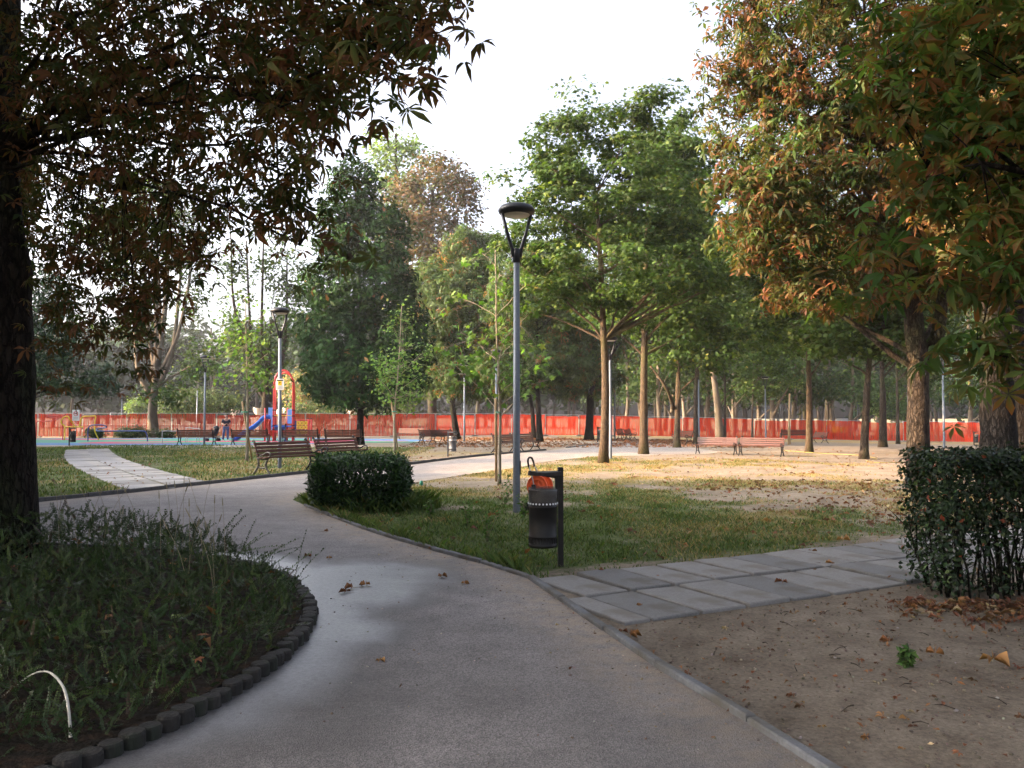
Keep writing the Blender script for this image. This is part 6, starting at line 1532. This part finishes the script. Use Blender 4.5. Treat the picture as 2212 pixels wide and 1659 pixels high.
# single fallen leaves that stand out
fl_mesh = []
for k in range(4):
    TV, TF, TT = T_chestnut(4 + k % 2, .1, 30 + k, .6, spread=130 + 40 * k); TV = TV * np.array([1, 1, 1.3]); TV[:, 2] -= TV[:, 2].min()
    base_c = np.array([(.20, .085, .04), (.26, .12, .05), (.15, .06, .035), (.32, .17, .07)][k])
    fl_mesh.append(tri_mesh('fallen_leaf', TV, TF, np.repeat(base_c[None], len(TV), 0) * (.8 + .4 * RG.random((len(TV), 1))), M['leaf_dry']))
stem_me = MB().tube([(0, 0, .01), (-.5, .04, .05), (-1.0, -.02, .02)], [.03, .022, .016], 4).mesh('leaf_stalk', M['stalk'])
LV = [(762,1273,.10,'curled brown leaf on the wet patch of the path'), (790,1268,.09,'brown leaf with a long stalk beside the wet patch'), (748,1282,.08,'small leaf just below the curled one on the wet patch'), (821,1432,.05,'small orange leaf alone on the near asphalt'), (955,1248,.09,'upright brown leaf in the middle of the path'), (1003,1265,.07,'leaf standing on its edge in the middle of the path'), (665,1205,.08,'dark leaf on the path beside the bed shoots'), (710,1209,.05,'dark conker husk on the path right of the bed'), (925,1188,.08,'leaf near the kerb left of the bin'), (1360,1378,.10,'long dead leaf leaning on the kerb'), (1345,1368,.06,'pale broken leaf on the asphalt by the kerb'), (2145,1433,.13,'orange leaf with a long stalk at the right edge'), (1922,1392,.08,'orange leaf on the soil below the hedge'), (2020,1418,.10,'curled pale brown leaf on the soil at the right'), (1690,1265,.10,'dark brown leaf on the slab path'), (1820,1170,.12,'curled brown leaf beyond the slab path'), (700,1150,.07,'leaf fragment on the path below the laurel bush'), (1385,1312,.05,'white scrap of leaf on a paving slab')]
for i, (xd, yd, s, lb) in enumerate(LV):
    g = G(xd, yd, .012 if i != 14 else .03); r = empty('fallen_leaf', g, rnd.uniform(0, 6.28), lb, 'leaf', 'single fallen leaves'); r.scale = (s, s, s)
    link_mesh('blade', fl_mesh[i % 4], None, r); link_mesh('leaf_stalk', stem_me, None, r)

# ================================================================== trees left of the frame that throw the shade
SHADE = [((-13.5, 3.5), 11.5, 1.0), ((-17, 11.0), 12, 1.05), ((-12.5, 15.0), 9.5, .8), ((-21, 4), 13, 1.1), ((-26, 14), 13, 1.1), ((-10, -4.5), 11, 1.0), ((-34, 8), 14, 1.2), ((-52, 40), 22, 1.35), ((-42, 36.5), 20, 1.3), ((-46, 46), 20, 1.3), ((-47, 53), 14.5, 1.15), ((-44, 60), 14, 1.1)]
sh0 = None
SHL = ['leafy chestnut out of view left of the planting bed', 'leafy chestnut out of view left of the slab path', 'smaller chestnut out of view beside the left lawn', 'tall chestnut out of view far left of the bed', 'tall chestnut out of view further left of the lawn', 'leafy chestnut out of view behind the left shoulder of the viewer', 'tallest chestnut out of view at the far left', 'chestnut out of view left of the playground path', 'tall chestnut out of view left of the playground', 'first of three tall chestnuts out of view beyond the playground', 'second of three tall chestnuts out of view beyond the playground', 'third of three tall chestnuts out of view beyond the playground']
for i, ((x_, y_), h_, s) in enumerate(SHADE):
    if sh0 is None:
        sh0 = tree('chestnut_tree', SHL[0], (0, 0, 0), (.2, 0, 8), .35, [(0, 0, 6.5, 4.0, 4.0, 4.2), (0, 0, 3.6, 3.6, 3.6, 1.6)], bark='bark_dark', ncl=620, per=22, clr=.5, size=(.36, .5), tm=TM_CHEST_S, pal=RUST, limbs=14, twigs=40, tip=BROWN, tipr=(0, .8), group='chestnuts left of the view')
        t_ = sh0
    else: t_ = copy_tree(sh0)
    t_['label'] = SHL[i]; t_.location = (x_, y_, 0); t_.rotation_euler = (0, 0, i * 1.3); t_.scale = (s, s, h_ / 10.7)
ORD = ('first', 'second', 'third', 'fourth', 'fifth', 'sixth', 'seventh', 'eighth', 'ninth')
for i in range(9):
    t_ = copy_tree(sh0); t_['group'] = 'small trees left of the view'; t_['label'] = ORD[i] + ' small round tree out of view left of the lawn'
    t_.location = (-27 + 1.2 * (i % 2), 14.5 + i * 2.5, -.9); t_.scale = (.52, .52, .88 + .05 * (i % 3)); t_.rotation_euler = (0, 0, i)

# ================================================================== haze
M['haze'] = bpy.data.materials.new('haze'); M['haze'].use_nodes = True
t = M['haze'].node_tree; t.nodes.remove(t.nodes['Principled BSDF'])
pv = t.nodes.new('ShaderNodeVolumePrincipled'); pv.inputs['Color'].default_value = (.86, .9, 1.0, 1); pv.inputs['Density'].default_value = .0003; pv.inputs['Anisotropy'].default_value = .2
t.links.new(pv.outputs[0], t.nodes['Material Output'].inputs['Volume'])
hz = MB().box((0, 80, 16.5), (340, 230, 37)).build('haze', M['haze']); tag(hz, 'thin morning haze filling the park', 'haze', kind='stuff')
